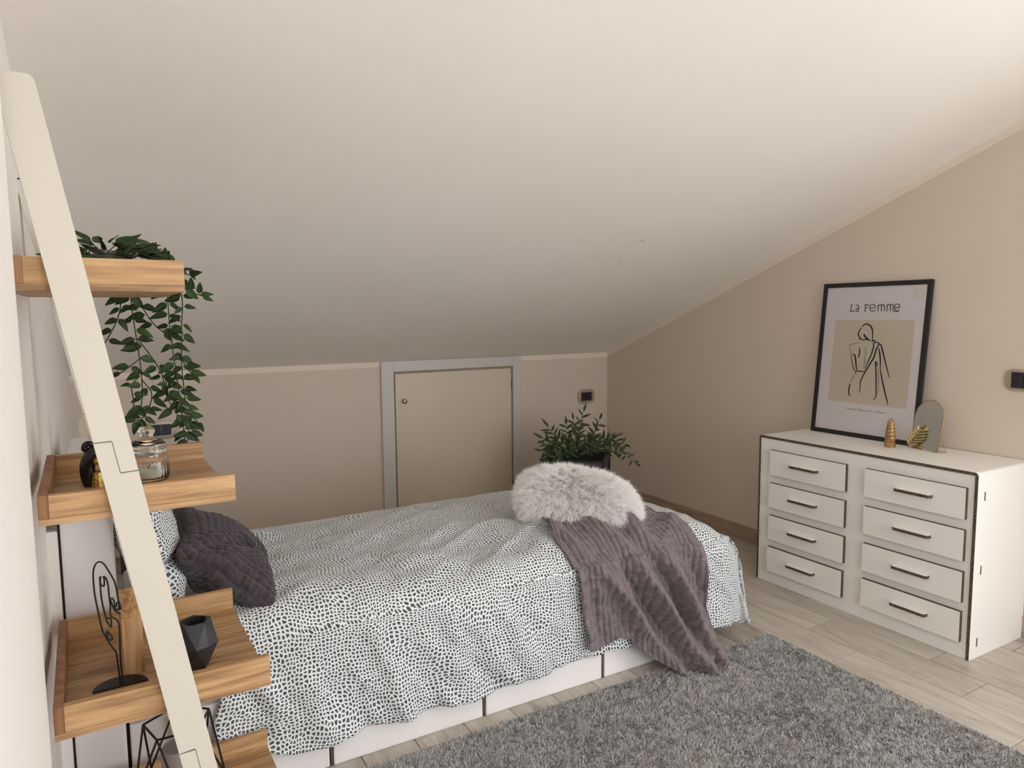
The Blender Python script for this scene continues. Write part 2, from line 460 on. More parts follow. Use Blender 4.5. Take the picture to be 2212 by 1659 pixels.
def rail_sections(v0, v1, du, ztop, twist=0):
    root = bpy.data.objects.new('rail', None); COL.objects.link(root); root.parent = lad; root.empty_display_size = .03
    g = .0007
    fL = lambda z: uL(z) + du + twist * max(0, (z - .9))
    fC = lambda z: fL(z) + RWD / 2; fRt = lambda z: fL(z) + RWD
    T = lambda u, z: (u, z)
    top = [T(fL(ztop) + .0, ztop), T(fL(1.0795), 1.0795 + g), T(fC(1.0805) - g, 1.0805 + g), T(fC(1.0215) - g, 1.0215 + g), T(fRt(1.0235), 1.0235 + g), T(fRt(ztop - .010) , ztop - .010), T(fRt(ztop - .003) - .004, ztop - .0025), T(fRt(ztop) - .012, ztop)]
    mid = [T(fL(1.0795), 1.0795 - g), T(fL(.461), .461 + g), T(fC(.463) - g, .463 + g), T(fC(.404) - g, .404 + g), T(fRt(.406), .406 + g), T(fRt(1.0235), 1.0235 - g), T(fC(1.0215) + g, 1.0215 - g), T(fC(1.0805) + g, 1.0805 - g)]
    bot = [T(fL(.461), .461 - g), T(fL(0), 0), T(fRt(0), 0), T(fRt(.406), .406 - g), T(fC(.404) + g, .404 - g), T(fC(.463) + g, .463 - g)]
    for p in (top, mid, bot):
        m = MB(); m.prism(p, lambda a, b, d: (a, d, b), v0, v1); m.build('rail_section', M_rail, root, bevel=.0006, seg=1)
    for zl, zr in ((1.0795, 1.0225), (.461, .405)):       # thin dark joint lines of the lapped sections
        m = MB(); w = .0008
        segs = [((fL(zl) + .001, zl), (fC(zl), zl + .0005)), ((fC(zl), zl + .0005), (fC(zr), zr)), ((fC(zr), zr), (fRt(zr) - .001, zr + .0005))]
        for (a, b), (c, d) in segs:
            L_ = math.hypot(c - a, d - b); nx_, nz_ = -(d - b) / L_ * w, (c - a) / L_ * w
            m.prism([(a - nx_, b - nz_), (c - nx_, d - nz_), (c + nx_, d + nz_), (a + nx_, b + nz_)], lambda p, q, e: (p, e, q), v0 - .0001, v0 + .004)
        m.build('joint_line', M_joint, root)
    return root
rail_sections(-.020, 0, 0, 1.70)
rail_sections(LW, LW + .020, -.012, 1.63, -.012)
def tray(u0, u1, z0, z1):
    t = bpy.data.objects.new('tray', None); COL.objects.link(t); t.parent = lad; t.empty_display_size = .03
    th = .016
    for k in range(3):
        a, b = LW * k / 3, LW * (k + 1) / 3
        box('tray_plank', (u0, a + .0002, z0), (u1, b - .0002, z0 + .012), M_oak_tray, t, .0006)
    box('side_board', (u0 + th, 0, z0 + .012), (u1, th, z1), M_oak, t, .0012)
    box('side_board', (u0 + th, LW - th, z0 + .012), (u1, LW, z1), M_oak, t, .0012)
    box('back_board', (u0, 0, z0 + .012), (u0 + th, LW, z1 + .001), M_oak_end, t, .0012)
TRAYS = [(-.012, .254, 1.347, 1.405), (0, .326, .938, .991), (0, .377, .541, .603), (0, .447, .137, .197)]
for a in TRAYS: tray(*a)
ZT = [t[2] + .012 for t in TRAYS]
# thin black wire loop tied round the top of the hidden rail
m = MB()
zz = 1.60; ul = uL(zz) - .012 - .012 * (zz - .9)
m.tube([(ul - .002, LW - .002, zz), (ul + .018, LW - .003, zz + .004), (ul + .05, LW - .002, zz + .002)], .0012, 6)
m.tube([(ul + .001, LW - .003, zz - .03), (ul - .001, LW - .004, zz), (ul + .002, LW - .003, zz + .035), (ul + .010, LW - .002, zz + .07)], .0010, 6)
m.tube([(ul + .020, LW - .003, zz - .03), (ul + .018, LW - .004, zz), (ul + .013, LW - .003, zz + .035), (ul + .010, LW - .002, zz + .07)], .0010, 6)
M_wire = plain('black_metal', srgb(24, 23, 23), .45, .02, 10, metal=.3)
m.build('wire_tie', M_wire, lad)

# ------------------------------------------------------------------ bed
M_card = plain('white_cardboard', srgb(236, 233, 232), .55, .012, 3, .03, 40)
M_corr = None
def corr_mat(name, a, b):
    t = NT(name); v = t.coord('Object')
    n = t.noise(v, 260, 2); r = t.ramp(n.outputs['Fac'], [(.4, a), (.6, b)])
    t.link(r.outputs['Color'], t.b.inputs['Base Color']); t.set(Roughness=.85); t.bump(n.outputs['Fac'], .6, .003)
    return t.m
M_corr = corr_mat('corrugated_cardboard_edge', srgb(52, 41, 34), srgb(116, 95, 77))
M_black = plain('black_panel_and_gap_shade', srgb(22, 20, 19), .8)  # box back panel, and strips that paint shade into the bed's gaps
BY0, BY1 = 1.949, 2.83
bed = thing('bed', 'white cardboard single bed with tall headboard block beside the ladder shelf', 'bed', (1.0, 2.39, 0))
def bb(name, a, b, mat, bev=.003):
    c = Vector((1.0, 2.39, 0)); o = box(name, tuple(Vector(a) - c), tuple(Vector(b) - c), mat, bed, bev); return o
xs = [.004, .507, 1.006, 1.485, 1.99]
for i in range(4):
    bb('base_box', (xs[i] + (.006 if i else 0), BY0, .0), (xs[i + 1] - .006, BY1, .28), M_card, .004)
for x in xs[1:4]:
    bb('divider_board', (x - .003, BY0 + .003, .0), (x + .003, BY1 - .01, .275), M_corr, 0)
    bb('gap_shade', (x - .006, BY0 + .02, .0), (x + .006, BY1 - .02, .27), M_black, 0)  # black strip stands in for the shade inside the open gap
bb('headboard', (-.114, BY0, 0), (-.004, BY1, .893), M_card, .006)
bb('headboard_side', (-.1505, BY0 + .004, 0), (-.1182, BY1 - .02, .80), M_white_wall, .002)
bb('gap_shade', (-.004, BY0 + .012, .01), (.004, BY1 - .02, .27), M_black, 0)
bb('gap_shade', (-.1182, BY0 + .004, .0), (-.1145, BY1 - .02, .85), M_black, 0)  # black strip painting the shadowed gap beside the headboard
M_matt = plain('white_mattress_ticking', srgb(225, 224, 222), .8, .02, 12, .1, 90)
m = MB(); m.box((.01, BY0 + .035, .28), (1.96, BY1 - .005, .415))
tag(m.build('mattress', M_matt, bevel=.03, seg=4, smooth=True), 'white mattress under the patterned duvet', 'mattress')
# open cardboard box beyond the bed, only its brown rim shows behind the pillow
ns = thing('cardboard_box', 'open white cardboard cubby with brown rim standing behind the pillows', 'box', (.11, 2.98, 0))
for a, b in (((-.10, -.1, 0), (-.085, .12, .64)), ((.085, -.1, 0), (.10, .12, .64)), ((-.085, -.1, .625), (.085, .12, .64)), ((-.085, -.1, .0), (.085, .12, .015)), ((-.085, -.1, .30), (.085, .12, .312))):
    box('side_panel', a, b, [M_card, M_corr], ns, 0, [0, 0, 1, 0, 1, 0])
box('back_panel', (-.085, .11, .015), (.085, .119, .625), M_black, ns, 0)

# ---- printed cotton
def print_mat():
    t = NT('dot_print_cotton')
    tc = t.add('ShaderNodeTexCoord')
    mp = t.add('ShaderNodeMapping'); t.link(tc.outputs['UV'], mp.inputs['Vector'])
    n = t.add('ShaderNodeTexNoise', noise_dimensions='2D', inp={'Scale': 6.5, 'Detail': 1.0, 'Roughness': .4}); t.link(mp.outputs['Vector'], n.inputs['Vector'])
    sub = t.add('ShaderNodeVectorMath', operation='SUBTRACT'); t.link(n.outputs['Color'], sub.inputs[0]); sub.inputs[1].default_value = (.5, .5, .5)
    sc = t.add('ShaderNodeVectorMath', operation='SCALE'); t.link(sub.outputs[0], sc.inputs[0]); sc.inputs['Scale'].default_value = .052
    ad = t.add('ShaderNodeVectorMath', operation='ADD'); t.link(mp.outputs['Vector'], ad.inputs[0]); t.link(sc.outputs[0], ad.inputs[1])
    vo = t.add('ShaderNodeTexVoronoi', feature='DISTANCE_TO_EDGE', voronoi_dimensions='2D', inp={'Scale': 90.0, 'Randomness': .62}); t.link(ad.outputs[0], vo.inputs['Vector'])
    vc = t.add('ShaderNodeTexVoronoi', feature='F1', voronoi_dimensions='2D', inp={'Scale': 90.0, 'Randomness': .62}); t.link(ad.outputs[0], vc.inputs['Vector'])
    f = t.math('MULTIPLY', t.math('SUBTRACT', vo.outputs['Distance'], .165), 20.0, True)
    c = t.ramp(vc.outputs['Color'], [(.0, srgb(70, 78, 80)), (1.0, srgb(92, 100, 101))])
    col = t.mix(f, srgb(233, 236, 237), c.outputs['Color'])
    t.link(col, t.b.inputs['Base Color']); t.set(Roughness=.85)
    t.b.inputs['Specular IOR Level'].default_value = .2
    t.b.inputs['Sheen Weight'].default_value = .1
    n2 = t.noise(tc.outputs['UV'], 900, 2); t.bump(n2.outputs['Fac'], .06, .001)
    return t.m
M_print = print_mat()

# ---- duvet: sheet wrapped over the mattress, hanging at the near side and the foot
def wrap(e, r, lean):
    """excess length e past the edge -> (outward, drop)"""
    th = np.clip(e / r, 0, math.pi / 2); out = r * np.sin(th); drop = r * (1 - np.cos(th))
    ex = np.maximum(0, e - r * math.pi / 2)
    return out + ex * lean, drop + ex * math.sqrt(1 - lean * lean)
def creases(x, d):
    """soft folds on the hanging side, x along the bed, d drop below the top"""
    z = 0
    F = [(.62, .05, .74, .42, .030, .016), (.70, .10, .86, .44, .022, -.013), (.88, .08, .95, .44, .035, .012), (1.02, .03, 1.20, .43, .03, .012),
         (1.12, .10, 1.27, .40, .022, -.011), (.42, .12, .50, .43, .04, .010), (.50, .06, .62, .43, .02, -.009), (1.33, .2, 1.36, .44, .05, -.012), (1.2, .2, 1.24, .44, .03, .010), (.34, .2, .36, .44, .03, .011)]
    for xa, da, xb, db, w, A in F:
        t = np.clip((d - da) / (db - da), -.2, 1.2); xc = xa + (xb - xa) * t
        z = z + A * np.exp(-((x - xc) / w) ** 2) * np.clip((d - da + .12) / .16, 0, 1)
    return z
def duvet_point(X, Yd, fold=True):
    """X: sheet coordinate along the bed; Yd: sheet coordinate from far edge (0) across towards the viewer"""
    X = np.asarray(X, float); Yd = np.asarray(Yd, float)
    ytop0, yn, xe = 2.86, 2.07, 1.92
    flat = ytop0 - yn
    en = np.maximum(0, Yd - flat); ef = np.maximum(0, X - xe)
    on, dn_ = wrap(en, .13, .10); of, df = wrap(ef, .24, .22)
    y = ytop0 - np.minimum(Yd, flat) - on; x = np.minimum(X, xe) + of
    drop = (dn_ ** 3 + df ** 3) ** (1 / 3)
    puff = .022 * (1 - np.exp(-np.minimum(Yd, 10) / .05)) * (1 - .0 * X)
    z = .472 + puff - drop
    # quilted puffiness and wrinkles
    top = np.exp(-(drop / .10) ** 2)
    w = .020 * fbm(X * 2.6, Yd * 3.4, 1, 3) + .007 * fbm(X * 8 + Yd * 3, Yd * 9, 5, 2)
    diag = X * 6.0 + Yd * 9.0
    w = w + .006 * (1 - np.abs(vnoise(diag, X * 2.0 - Yd * 2.0, 9)) * 2)
    z = z + w * top * np.clip(Yd / .08, 0.15, 1)
    side = 1 - top
    yo = -(.013 * fbm(X * 5.5 + drop * .8, drop * 2.4, 12, 3) + .010 * fbm(X * 12 - drop * 8, drop * 6, 15, 2) + .005 * (1 - 2.2 * np.abs(vnoise(X * 9 - drop * 9, drop * 5 + X * 3, 17))) + creases(X, drop)) * side
    yo = np.where(X < .55, np.maximum(yo, -.012), yo)
    y = y + yo * (en > 0) ; x = x + (.012 * fbm(Yd * 6, drop * 3, 21, 2)) * np.clip(df / .15, 0, 1)
    y = np.where((z < .42) & (en > .03), np.minimum(y, 1.940), y)
    return x, y, z, drop
def build_duvet():
    nx, ny = 300, 190
    Xs = np.linspace(.205, 2.44, nx); T = np.linspace(0, 1, ny)
    XX, TT = np.meshgrid(Xs, T, indexing='ij')
    flat = 2.86 - 2.07
    hem = flat + .13 * math.pi / 2 + (.272 + .015 * fbm(XX * 4, XX * 0 + .3, 30, 2))
    hem = hem - .095 * np.clip((.40 - XX) / .19, 0, 1) ** 1.5
    # at the foot the sheet is cut so the corner stays clear of the floor
    hem = hem + .03 * np.clip((XX - 1.85) / .3, 0, 1)
    YD = TT * hem
    x, y, z, d = duvet_point(XX, YD)
    z = np.maximum(z, .078 + .008 * vnoise(XX * 14, YD * 14, 4))
    x = x - .012 * np.sin(TT * 40) * np.exp(-(XX - .205) / .03)
    v = np.stack([x, y, z], -1).reshape(-1, 3)
    uv = np.stack([XX, YD], -1).reshape(-1, 2)
    o = mesh_obj('duvet', v, grid_faces(nx, ny), M_print, None, True, None, uv)
    md = o.modifiers.new('thick', 'SOLIDIFY'); md.thickness = .010; md.offset = 1.0
    return o
dv = build_duvet()
# normals must point outward (up): check one
dv.data.update()
if sum(q.normal.z * q.area for q in dv.data.polygons) < 0:
    dv.data.flip_normals()
dv.modifiers['thick'].offset = -1.0
tag(dv, 'white duvet printed all over with small grey dots, hanging down the bed', 'duvet')

# ---- cushions and pillows
def pillow_grid(n, hw, hh, th, power=.42, corner=.12, pinch=None):
    """returns two-sided closed grid points: arrays S,T,side thickness"""
    s = np.sin(np.linspace(-math.pi / 2, math.pi / 2, n)); t = s.copy()
    S, T = np.meshgrid(s, t, indexing='ij')
    prof = (np.clip(1 - S ** 2, 0, 1) * np.clip(1 - T ** 2, 0, 1)) ** power
    a = S * hw * (1 - corner * (1 - T ** 2) * np.abs(S) ** 3) ; b = T * hh * (1 - corner * (1 - S ** 2) * np.abs(T) ** 3)
    return S, T, a, b, prof * th
def grid_normals(x, y, z):
    P = np.stack([x, y, z], -1); du = np.gradient(P, axis=0); dv_ = np.gradient(P, axis=1)
    n = np.cross(du, dv_); return n / (np.linalg.norm(n, axis=-1, keepdims=True) + 1e-12)
def closed_pillow(name, n, fn, hw, hh, th, mat, power=.42, corner=.10, disp=None, uvs=1.0, smooth=True):
    """fn(a, b, c) arrays -> x,y,z"""
    S, T, a, b, h = pillow_grid(n, hw, hh, th, power, corner)
    V = []; UV = []
    for sg in (1, -1):
        c = sg * h
        x, y, z = fn(a, b, c)
        if disp is not None:
            nn = grid_normals(x, y, z) * sg; d = (disp(a, b, sg) * np.clip(h / (th * .15), 0, 1))[..., None]
            x, y, z = (np.stack([x, y, z], -1) + nn * d).transpose(2, 0, 1)
        V.append(np.stack([x, y, z], -1).reshape(-1, 3)); UV.append(np.stack([a + sg * 3, b], -1).reshape(-1, 2) * uvs)
    F = grid_faces(n, n); o2 = n * n
    F2 = [tuple(i + o2 for i in reversed(f)) for f in F]
    o = mesh_obj(name, np.concatenate(V), F + F2, mat, None, smooth, None, np.concatenate(UV))
    bm = bmesh.new(); bm.from_mesh(o.data); bmesh.ops.remove_doubles(bm, verts=bm.verts, dist=1e-5); bmesh.ops.recalc_face_normals(bm, faces=bm.faces)
    bm.to_mesh(o.data); bm.free(); o.data.update()
    return o
# printed pillow bent against the headboard
def pil_fn(a, b, c):
    t = (b / .21 + 1) / 2                                   # 0 bottom .. 1 top
    cx = .150 - .085 * np.clip(t / .55, 0, 1.2) ** .8 ; cz = .535 + .335 * t
    ang = np.radians(62 + 24 * np.clip(t / .5, 0, 1))       # lean of the pillow
    x = cx + c * np.sin(ang); z = cz - 0 * a + c * np.cos(ang)
    cr = np.exp(-((t - .40 - .10 * a / .3) / .055) ** 2)    # horizontal crease
    x = x - np.where(c > 0, .032 * cr, 0)
    wob = .008 * fbm(a * 9, b * 9, 40, 3)
    return x + wob, 2.295 + a, np.maximum(z, .482 + .0 * z)
o = closed_pillow('pillow', 70, pil_fn, .315, .21, .085, M_print, .40, .10)
tag(o, 'dot-printed pillow propped upright against the white headboard', 'pillow')

def plush_mat(name, dark, light):
    t = NT(name); v = t.coord('Object')
    n = t.noise(v, 45, 4, .65); n2 = t.noise(v, 420, 2)
    f = t.math('ADD', t.math('MULTIPLY', n.outputs['Fac'], .7), t.math('MULTIPLY', n2.outputs['Fac'], .3))
    r = t.ramp(f, [(.36, dark), (.64, light)])
    t.link(r.outputs['Color'], t.b.inputs['Base Color']); t.set(Roughness=.9)
    t.b.inputs['Sheen Weight'].default_value = .35; t.b.inputs['Sheen Roughness'].default_value = .4
    t.b.inputs['Specular IOR Level'].default_value = .15
    t.bump(n2.outputs['Fac'], .35, .003)
    return t.m
M_plush_d = plush_mat('charcoal_ribbed_plush', srgb(58, 52, 55), srgb(84, 76, 79))
M_plush = plush_mat('mauve_grey_ribbed_plush', srgb(106, 95, 99), srgb(140, 128, 131))
def ribs(p, q, pr=.020, pq=.019, h=.0042, h2=.0022):
    a = np.abs(np.cos(np.pi * p / pr)); b = np.abs(np.cos(np.pi * q / pq))
    return h * (a ** .55 - .5) + h2 * (b ** .4 - .6)
def cush_fn(a, b, c):
    # a: along the bed width, b: up the slope, c: thickness outward
    sl = R(41)
    ex = Vector((0.06, .998, 0.02)); ey = Vector((-math.cos(sl), .05, math.sin(sl))); ez = Vector((math.sin(sl), -.04, math.cos(sl)))
    C0 = Vector((.278, 2.235, .590))
    a = a + .012 * fbm(a * 8, b * 8, 51, 2); c = c + .010 * fbm(a * 7, b * 7, 52, 2) - .022 * np.exp(-((a * .8 + b * 1.0 + .05) / .035) ** 2) * (a < 0)
    return tuple(C0[i] + a * ex[i] + b * ey[i] + c * ez[i] for i in range(3))
o = closed_pillow('cushion', 190, cush_fn, .225, .160, .080, M_plush_d, .46, .09, lambda a, b, s: ribs(a, b, .0225, .0195, .0105, .0055))
tag(o, 'square charcoal cushion of ribbed plush leaning on the printed pillow', 'cushion')

# ---- ribbed throw over the foot of the bed
def build_throw():
    n, k = 300, 330
    P, Q = np.meshgrid(np.linspace(0, 1, n), np.linspace(0, 1, k), indexing='ij')
    topl = .42                                             # length lying on top
    hang = .205 + .135 * np.clip((P - .32) / .35, 0, 1) ** .8 - .02 * np.exp(-((P - .26) / .08) ** 2) - .03 * np.clip((P - .9) / .1, 0, 1)
    total = topl + .20 + hang
    q = Q * total                                          # metres along the cloth from the far edge
    Yd = (2.86 - 2.46) + q                                 # duvet sheet coordinate
    drop_lin = np.clip((q - topl) / (.20 + hang), 0, 1)
    top_t = np.clip(q / topl, 0, 1)
    xl = 1.47 - .115 * top_t + .04 * drop_lin ** 1.5
    xr = 1.885 + .035 * top_t + .005 * drop_lin
    X = xl + (xr - xl) * P
    x, y, z, d = duvet_point(X, Yd)
    # lift along the outward direction
    side = np.clip(d / .10, 0, 1); lift = .018 + .012 * side
    F = [(1.40, 1.70, .026, .034), (1.485, 1.745, .022, -.030), (1.56, 1.80, .026, .046), (1.64, 1.86, .024, -.036), (1.70, 1.885, .030, .046), (1.80, 1.95, .045, -.020), (1.375, 1.48, .022, -.016), (1.88, 1.985, .025, .020), (1.50, 1.62, .02, .018)]
    fo = 0
    for xa, xb, w, A in F:
        xc = xa + (xb - xa) * np.clip(d / .44, 0, 1.1)
        fo = fo + A * np.exp(-((X - xc) / w) ** 2) * np.clip(d / .16, 0, 1) ** .8
        fo = fo + .45 * A * np.exp(-((X - xa + .10 * (1 - top_t)) / (w * 1.1)) ** 2) * (1 - np.clip(d / .06, 0, 1)) * np.clip((top_t - .25) / .5, 0, 1)
    fo = fo * (1 - .5 * np.clip((Q - .80) / .2, 0, 1)) + .010 * fbm(X * 8, q * 7, 61, 3)
    r = ribs(P * .60 + .02 * vnoise(P * 3, Q * 4, 63), q, .0195, .0195, .0062, .0022)
    tot = lift + np.maximum(fo * 1.45, -.010 - .014 * side)
    y = y - tot * side; z = z + tot * (1 - side) + .004
    # near the floor the cloth kicks out towards the room
    kick = np.clip((d - .26) / .19, 0, 1) ** 2 * np.clip((P - .30) / .5, 0, 1)
    y = y - .085 * kick
    z = np.maximum(z, .022)
    nn = grid_normals(x, y, z); nn = nn * np.sign(nn[..., 2].mean())
    x, y, z = (np.stack([x, y, z], -1) + nn * r[..., None]).transpose(2, 0, 1)
    v = np.stack([x, y, z], -1).reshape(-1, 3)
    o = mesh_obj('throw_blanket', v, grid_faces(n, k), M_plush, None, True)
    if sum(q_.normal.z * q_.area for q_ in o.data.polygons) < 0: o.data.flip_normals()
    md = o.modifiers.new('thick', 'SOLIDIFY'); md.thickness = .008; md.offset = -1.0
    return o
tag(build_throw(), 'mauve-grey ribbed plush throw falling in folds over the bed foot', 'blanket')

# ---- white faux-fur cushion with real strands
def strand_mesh(name, pts, dirs, lens, wid, mat, parent=None, bend=.5, seg=2, seed=1, grav=.3, uvv=True):
    """tapered flat blades, one mesh"""
    rs = np.random.RandomState(seed); n = len(pts)
    rnd = rs.normal(size=(n, 3)); side = np.cross(dirs, rnd); side /= np.linalg.norm(side, axis=1)[:, None] + 1e-9
    bd = rs.normal(size=(n, 3)) * bend + np.array([0, 0, -grav])
    V = []; U = []
    for j in range(seg + 1):
        t = j / seg
        c = pts + dirs * (lens * t)[:, None] + bd * (lens * t * t)[:, None] * .5
        w = (wid * (1 - t) ** .7)[:, None] * .5
        if j < seg:
            V += [c - side * w, c + side * w]; U += [np.full(n, t)] * 2
        else: V += [c]; U += [np.full(n, t)]
    nb = 2 * seg + 1
    V = np.stack(V, 1).reshape(-1, 3); U = np.stack(U, 1).reshape(-1)
    base = np.arange(n)[:, None] * nb
    F = []
    loops = []; starts = []; tot = 0
    quads = [[2 * j, 2 * j + 1, 2 * j + 3, 2 * j + 2] for j in range(seg - 1)]
    tri = [2 * seg - 2, 2 * seg - 1, 2 * seg]
    per = [np.array(q) for q in quads] + [np.array(tri)]
    lp = np.concatenate([base + q[None] for q in per], 1).reshape(-1)
    sizes = np.tile([len(q) for q in per], n)
    me = bpy.data.meshes.new(name)
    me.vertices.add(len(V)); me.vertices.foreach_set('co', V.astype(np.float32).ravel())
    me.loops.add(len(lp)); me.loops.foreach_set('vertex_index', lp.astype(np.int32))
    me.polygons.add(len(sizes)); st = np.concatenate([[0], np.cumsum(sizes)[:-1]]).astype(np.int32)
    me.polygons.foreach_set('loop_start', st)
    try: me.polygons.foreach_set('loop_total', sizes.astype(np.int32))
    except Exception: pass
    ul = me.uv_layers.new(name='UVMap')
    idr = rs.rand(n)
    uv = np.stack([np.repeat(idr, nb), U], -1)[lp]
    ul.data.foreach_set('uv', uv.astype(np.float32).ravel())
    me.polygons.foreach_set('use_smooth', np.ones(len(sizes), dtype=bool))
    me.materials.append(mat); me.update(calc_edges=True); me.validate()
    return new_obj(name, me, parent)
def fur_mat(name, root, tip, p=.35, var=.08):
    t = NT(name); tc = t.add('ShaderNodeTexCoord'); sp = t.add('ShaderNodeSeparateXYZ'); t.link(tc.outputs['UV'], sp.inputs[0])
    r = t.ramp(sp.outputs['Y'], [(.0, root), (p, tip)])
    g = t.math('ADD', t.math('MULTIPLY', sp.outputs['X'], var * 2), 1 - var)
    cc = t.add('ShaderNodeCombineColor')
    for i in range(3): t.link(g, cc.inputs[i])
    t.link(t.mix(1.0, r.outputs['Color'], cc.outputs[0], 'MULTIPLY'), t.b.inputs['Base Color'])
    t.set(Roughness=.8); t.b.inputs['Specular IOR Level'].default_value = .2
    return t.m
def build_fur_cushion():
    C0 = np.array([1.612, 2.285, .548]); ax = R(-36)
    e1 = np.array([math.cos(ax), math.sin(ax), -.13]); tilt = R(17)
    fwd = np.array([math.sin(ax), -math.cos(ax), 0])            # towards the viewer
    fwd = np.array([-.55, -.83, 0.0])
    e2 = -fwd * math.cos(tilt) + np.array([0, 0, math.sin(tilt)]); e3 = np.array([0, 0, math.cos(tilt)]) + fwd * math.sin(tilt)
    def fn(a, b, c):
        c = c + .008 * fbm(a * 8, b * 8, 71, 2)
        r = [C0[i] + a * e1[i] + b * e2[i] + c * e3[i] for i in range(3)]
        return r[0], r[1], np.maximum(r[2], .510)
    fn0 = fn
    fn = lambda a, b, c: fn0(a * np.sqrt(1 - .34 * (b / .19) ** 2), b * np.sqrt(1 - .34 * (a / .26) ** 2), c)
    root = thing('fur_cushion', 'fluffy white faux-fur cushion resting on the mauve throw', 'cushion', (1.645, 2.315, .50))
    cov = closed_pillow('cover', 60, fn, .240, .175, .102, plain('fur_backing', srgb(215, 212, 210), .95, .05, 30), .42, .0)
    cov.parent = root; cov.location = (-1.645, -2.315, -.50)
    me = cov.data; nf = len(me.polygons)
    cen = np.empty(nf * 3); nor = np.empty(nf * 3); ar = np.empty(nf)
    me.polygons.foreach_get('center', cen); me.polygons.foreach_get('normal', nor); me.polygons.foreach_get('area', ar)
    cen = cen.reshape(-1, 3); nor = nor.reshape(-1, 3)
    keep = cen[:, 2] > .512
    p = ar * keep; p /= p.sum()
    rs = np.random.RandomState(5); N = 64000
    idx = rs.choice(nf, N, p=p)
    vi = [tuple(pl.vertices) for pl in me.polygons]; co = np.array([v.co[:] for v in me.vertices])
    V4 = np.array([[co[q[0]], co[q[1]], co[q[2]], co[q[-1]]] for q in vi])[idx]
    a, b = rs.rand(N, 1), rs.rand(N, 1)
    pts = V4[:, 0] * (1 - a) * (1 - b) + V4[:, 1] * a * (1 - b) + V4[:, 2] * a * b + V4[:, 3] * (1 - a) * b
    nn = nor[idx]
    # clumps: the pile is combed in locks
    cl = np.stack([fbm(pts[:, 0] * 75, pts[:, 1] * 75 + pts[:, 2] * 60, 81, 2), fbm(pts[:, 0] * 75 + 9, pts[:, 1] * 75 + pts[:, 2] * 60, 84, 2), fbm(pts[:, 0] * 75, pts[:, 2] * 75, 87, 2)], -1)
    topc = np.array([1.62, 2.33, .70]); rad = pts - topc; rad -= nn * (rad * nn).sum(1, keepdims=True); rad /= np.linalg.norm(rad, axis=1)[:, None] + 1e-6
    d = nn * .55 + rad * .55 + cl * .42 + rs.normal(size=(N, 3)) * .13
    d -= nn * np.minimum(0, (d * nn).sum(1, keepdims=True) - .25)
    d /= np.linalg.norm(d, axis=1)[:, None]
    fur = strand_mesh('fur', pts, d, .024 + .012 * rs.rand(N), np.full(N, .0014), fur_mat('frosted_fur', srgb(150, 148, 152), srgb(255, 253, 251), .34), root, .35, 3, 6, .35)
    fur.location = cov.location; fur['kind'] = 'stuff'
build_fur_cushion()

# ------------------------------------------------------------------ rug
def build_rug():
    x0, x1, y0, y1 = .46, 2.262, .50, 1.879
    root = thing('rug', 'grey short-pile rug lying on the floor beside the bed', 'rug', ((x0 + x1) / 2, (y0 + y1) / 2, 0))
    hx, hy = (x1 - x0) / 2, (y1 - y0) / 2
    box('backing', (-hx, -hy, 0), (hx, hy, .007), plain('rug_backing', srgb(150, 148, 146), .95, .06, 30), root, .002)
    rs = np.random.RandomState(9); N = 230000
    # denser where the picture looks (far half), thinner towards the camera
    px = rs.uniform(-hx + .002, hx - .002, N); py = rs.uniform(-hy + .002, hy - .002, N)
    pts = np.stack([px, py, np.full(N, .006)], -1)
    lie = np.stack([fbm(px * 4, py * 4, 91, 3), fbm(px * 4 + 7, py * 4, 95, 3), np.zeros(N)], -1)
    cl = np.stack([fbm(px * 60, py * 60, 101, 1), fbm(px * 60 + 5, py * 60, 103, 1), np.zeros(N)], -1)
    d = np.array([0, 0, 1.0]) + lie * .35 + cl * .75 + rs.normal(size=(N, 3)) * .22
    d[:, 2] = np.maximum(d[:, 2], .45); d /= np.linalg.norm(d, axis=1)[:, None]
    L = .010 + .005 * rs.rand(N)
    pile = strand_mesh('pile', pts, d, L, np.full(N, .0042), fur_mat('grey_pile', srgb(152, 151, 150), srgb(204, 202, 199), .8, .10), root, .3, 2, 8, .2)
    pile['kind'] = 'stuff'
build_rug()

# ------------------------------------------------------------------ things on the ladder shelf
M_blackp = plain('black_satin_plastic', srgb(26, 25, 26), .5, .03, 20)
M_soil = plain('dark_soil', srgb(38, 30, 24), .95, .2, 60)
def leaf_mat(name, dark, mid, vein, rough=.42):
    t = NT(name); tc = t.add('ShaderNodeTexCoord'); sp = t.add('ShaderNodeSeparateXYZ'); t.link(tc.outputs['UV'], sp.inputs[0])
    oi = t.add('ShaderNodeObjectInfo')
    av = t.math('ABSOLUTE', t.math('SUBTRACT', sp.outputs['Y'], .5))
    # parallel veins that follow the outline
    wv = t.math('SINE', t.math('MULTIPLY', av, 40.0))
    vf = t.math('MULTIPLY', t.math('GREATER_THAN', wv, .86), .35)
    mid_f = t.math('LESS_THAN', av, .022)
    f = t.math('MAXIMUM', vf, t.math('MULTIPLY', mid_f, .8))
    base = t.mix(t.math('MULTIPLY', oi.outputs['Random'], .9), dark, mid)
    edge = t.math('MULTIPLY', t.math('SUBTRACT', av, .40, True), 3.0, True)
    col = t.mix(f, base, vein); col = t.mix(edge, col, mid)
    t.link(col, t.b.inputs['Base Color']); t.set(Roughness=rough); t.b.inputs['Specular IOR Level'].default_value = .3
    return t.m
M_leaf = leaf_mat('glossy_vine_leaf', srgb(18, 32, 12), srgb(46, 68, 22), srgb(74, 100, 44), .55)
M_leaf2 = leaf_mat('dull_corner_leaf', srgb(30, 44, 24), srgb(70, 88, 46), srgb(92, 112, 66), .55)
M_stem = plain('dark_vine_stem', srgb(34, 38, 26), .6, .1, 40)
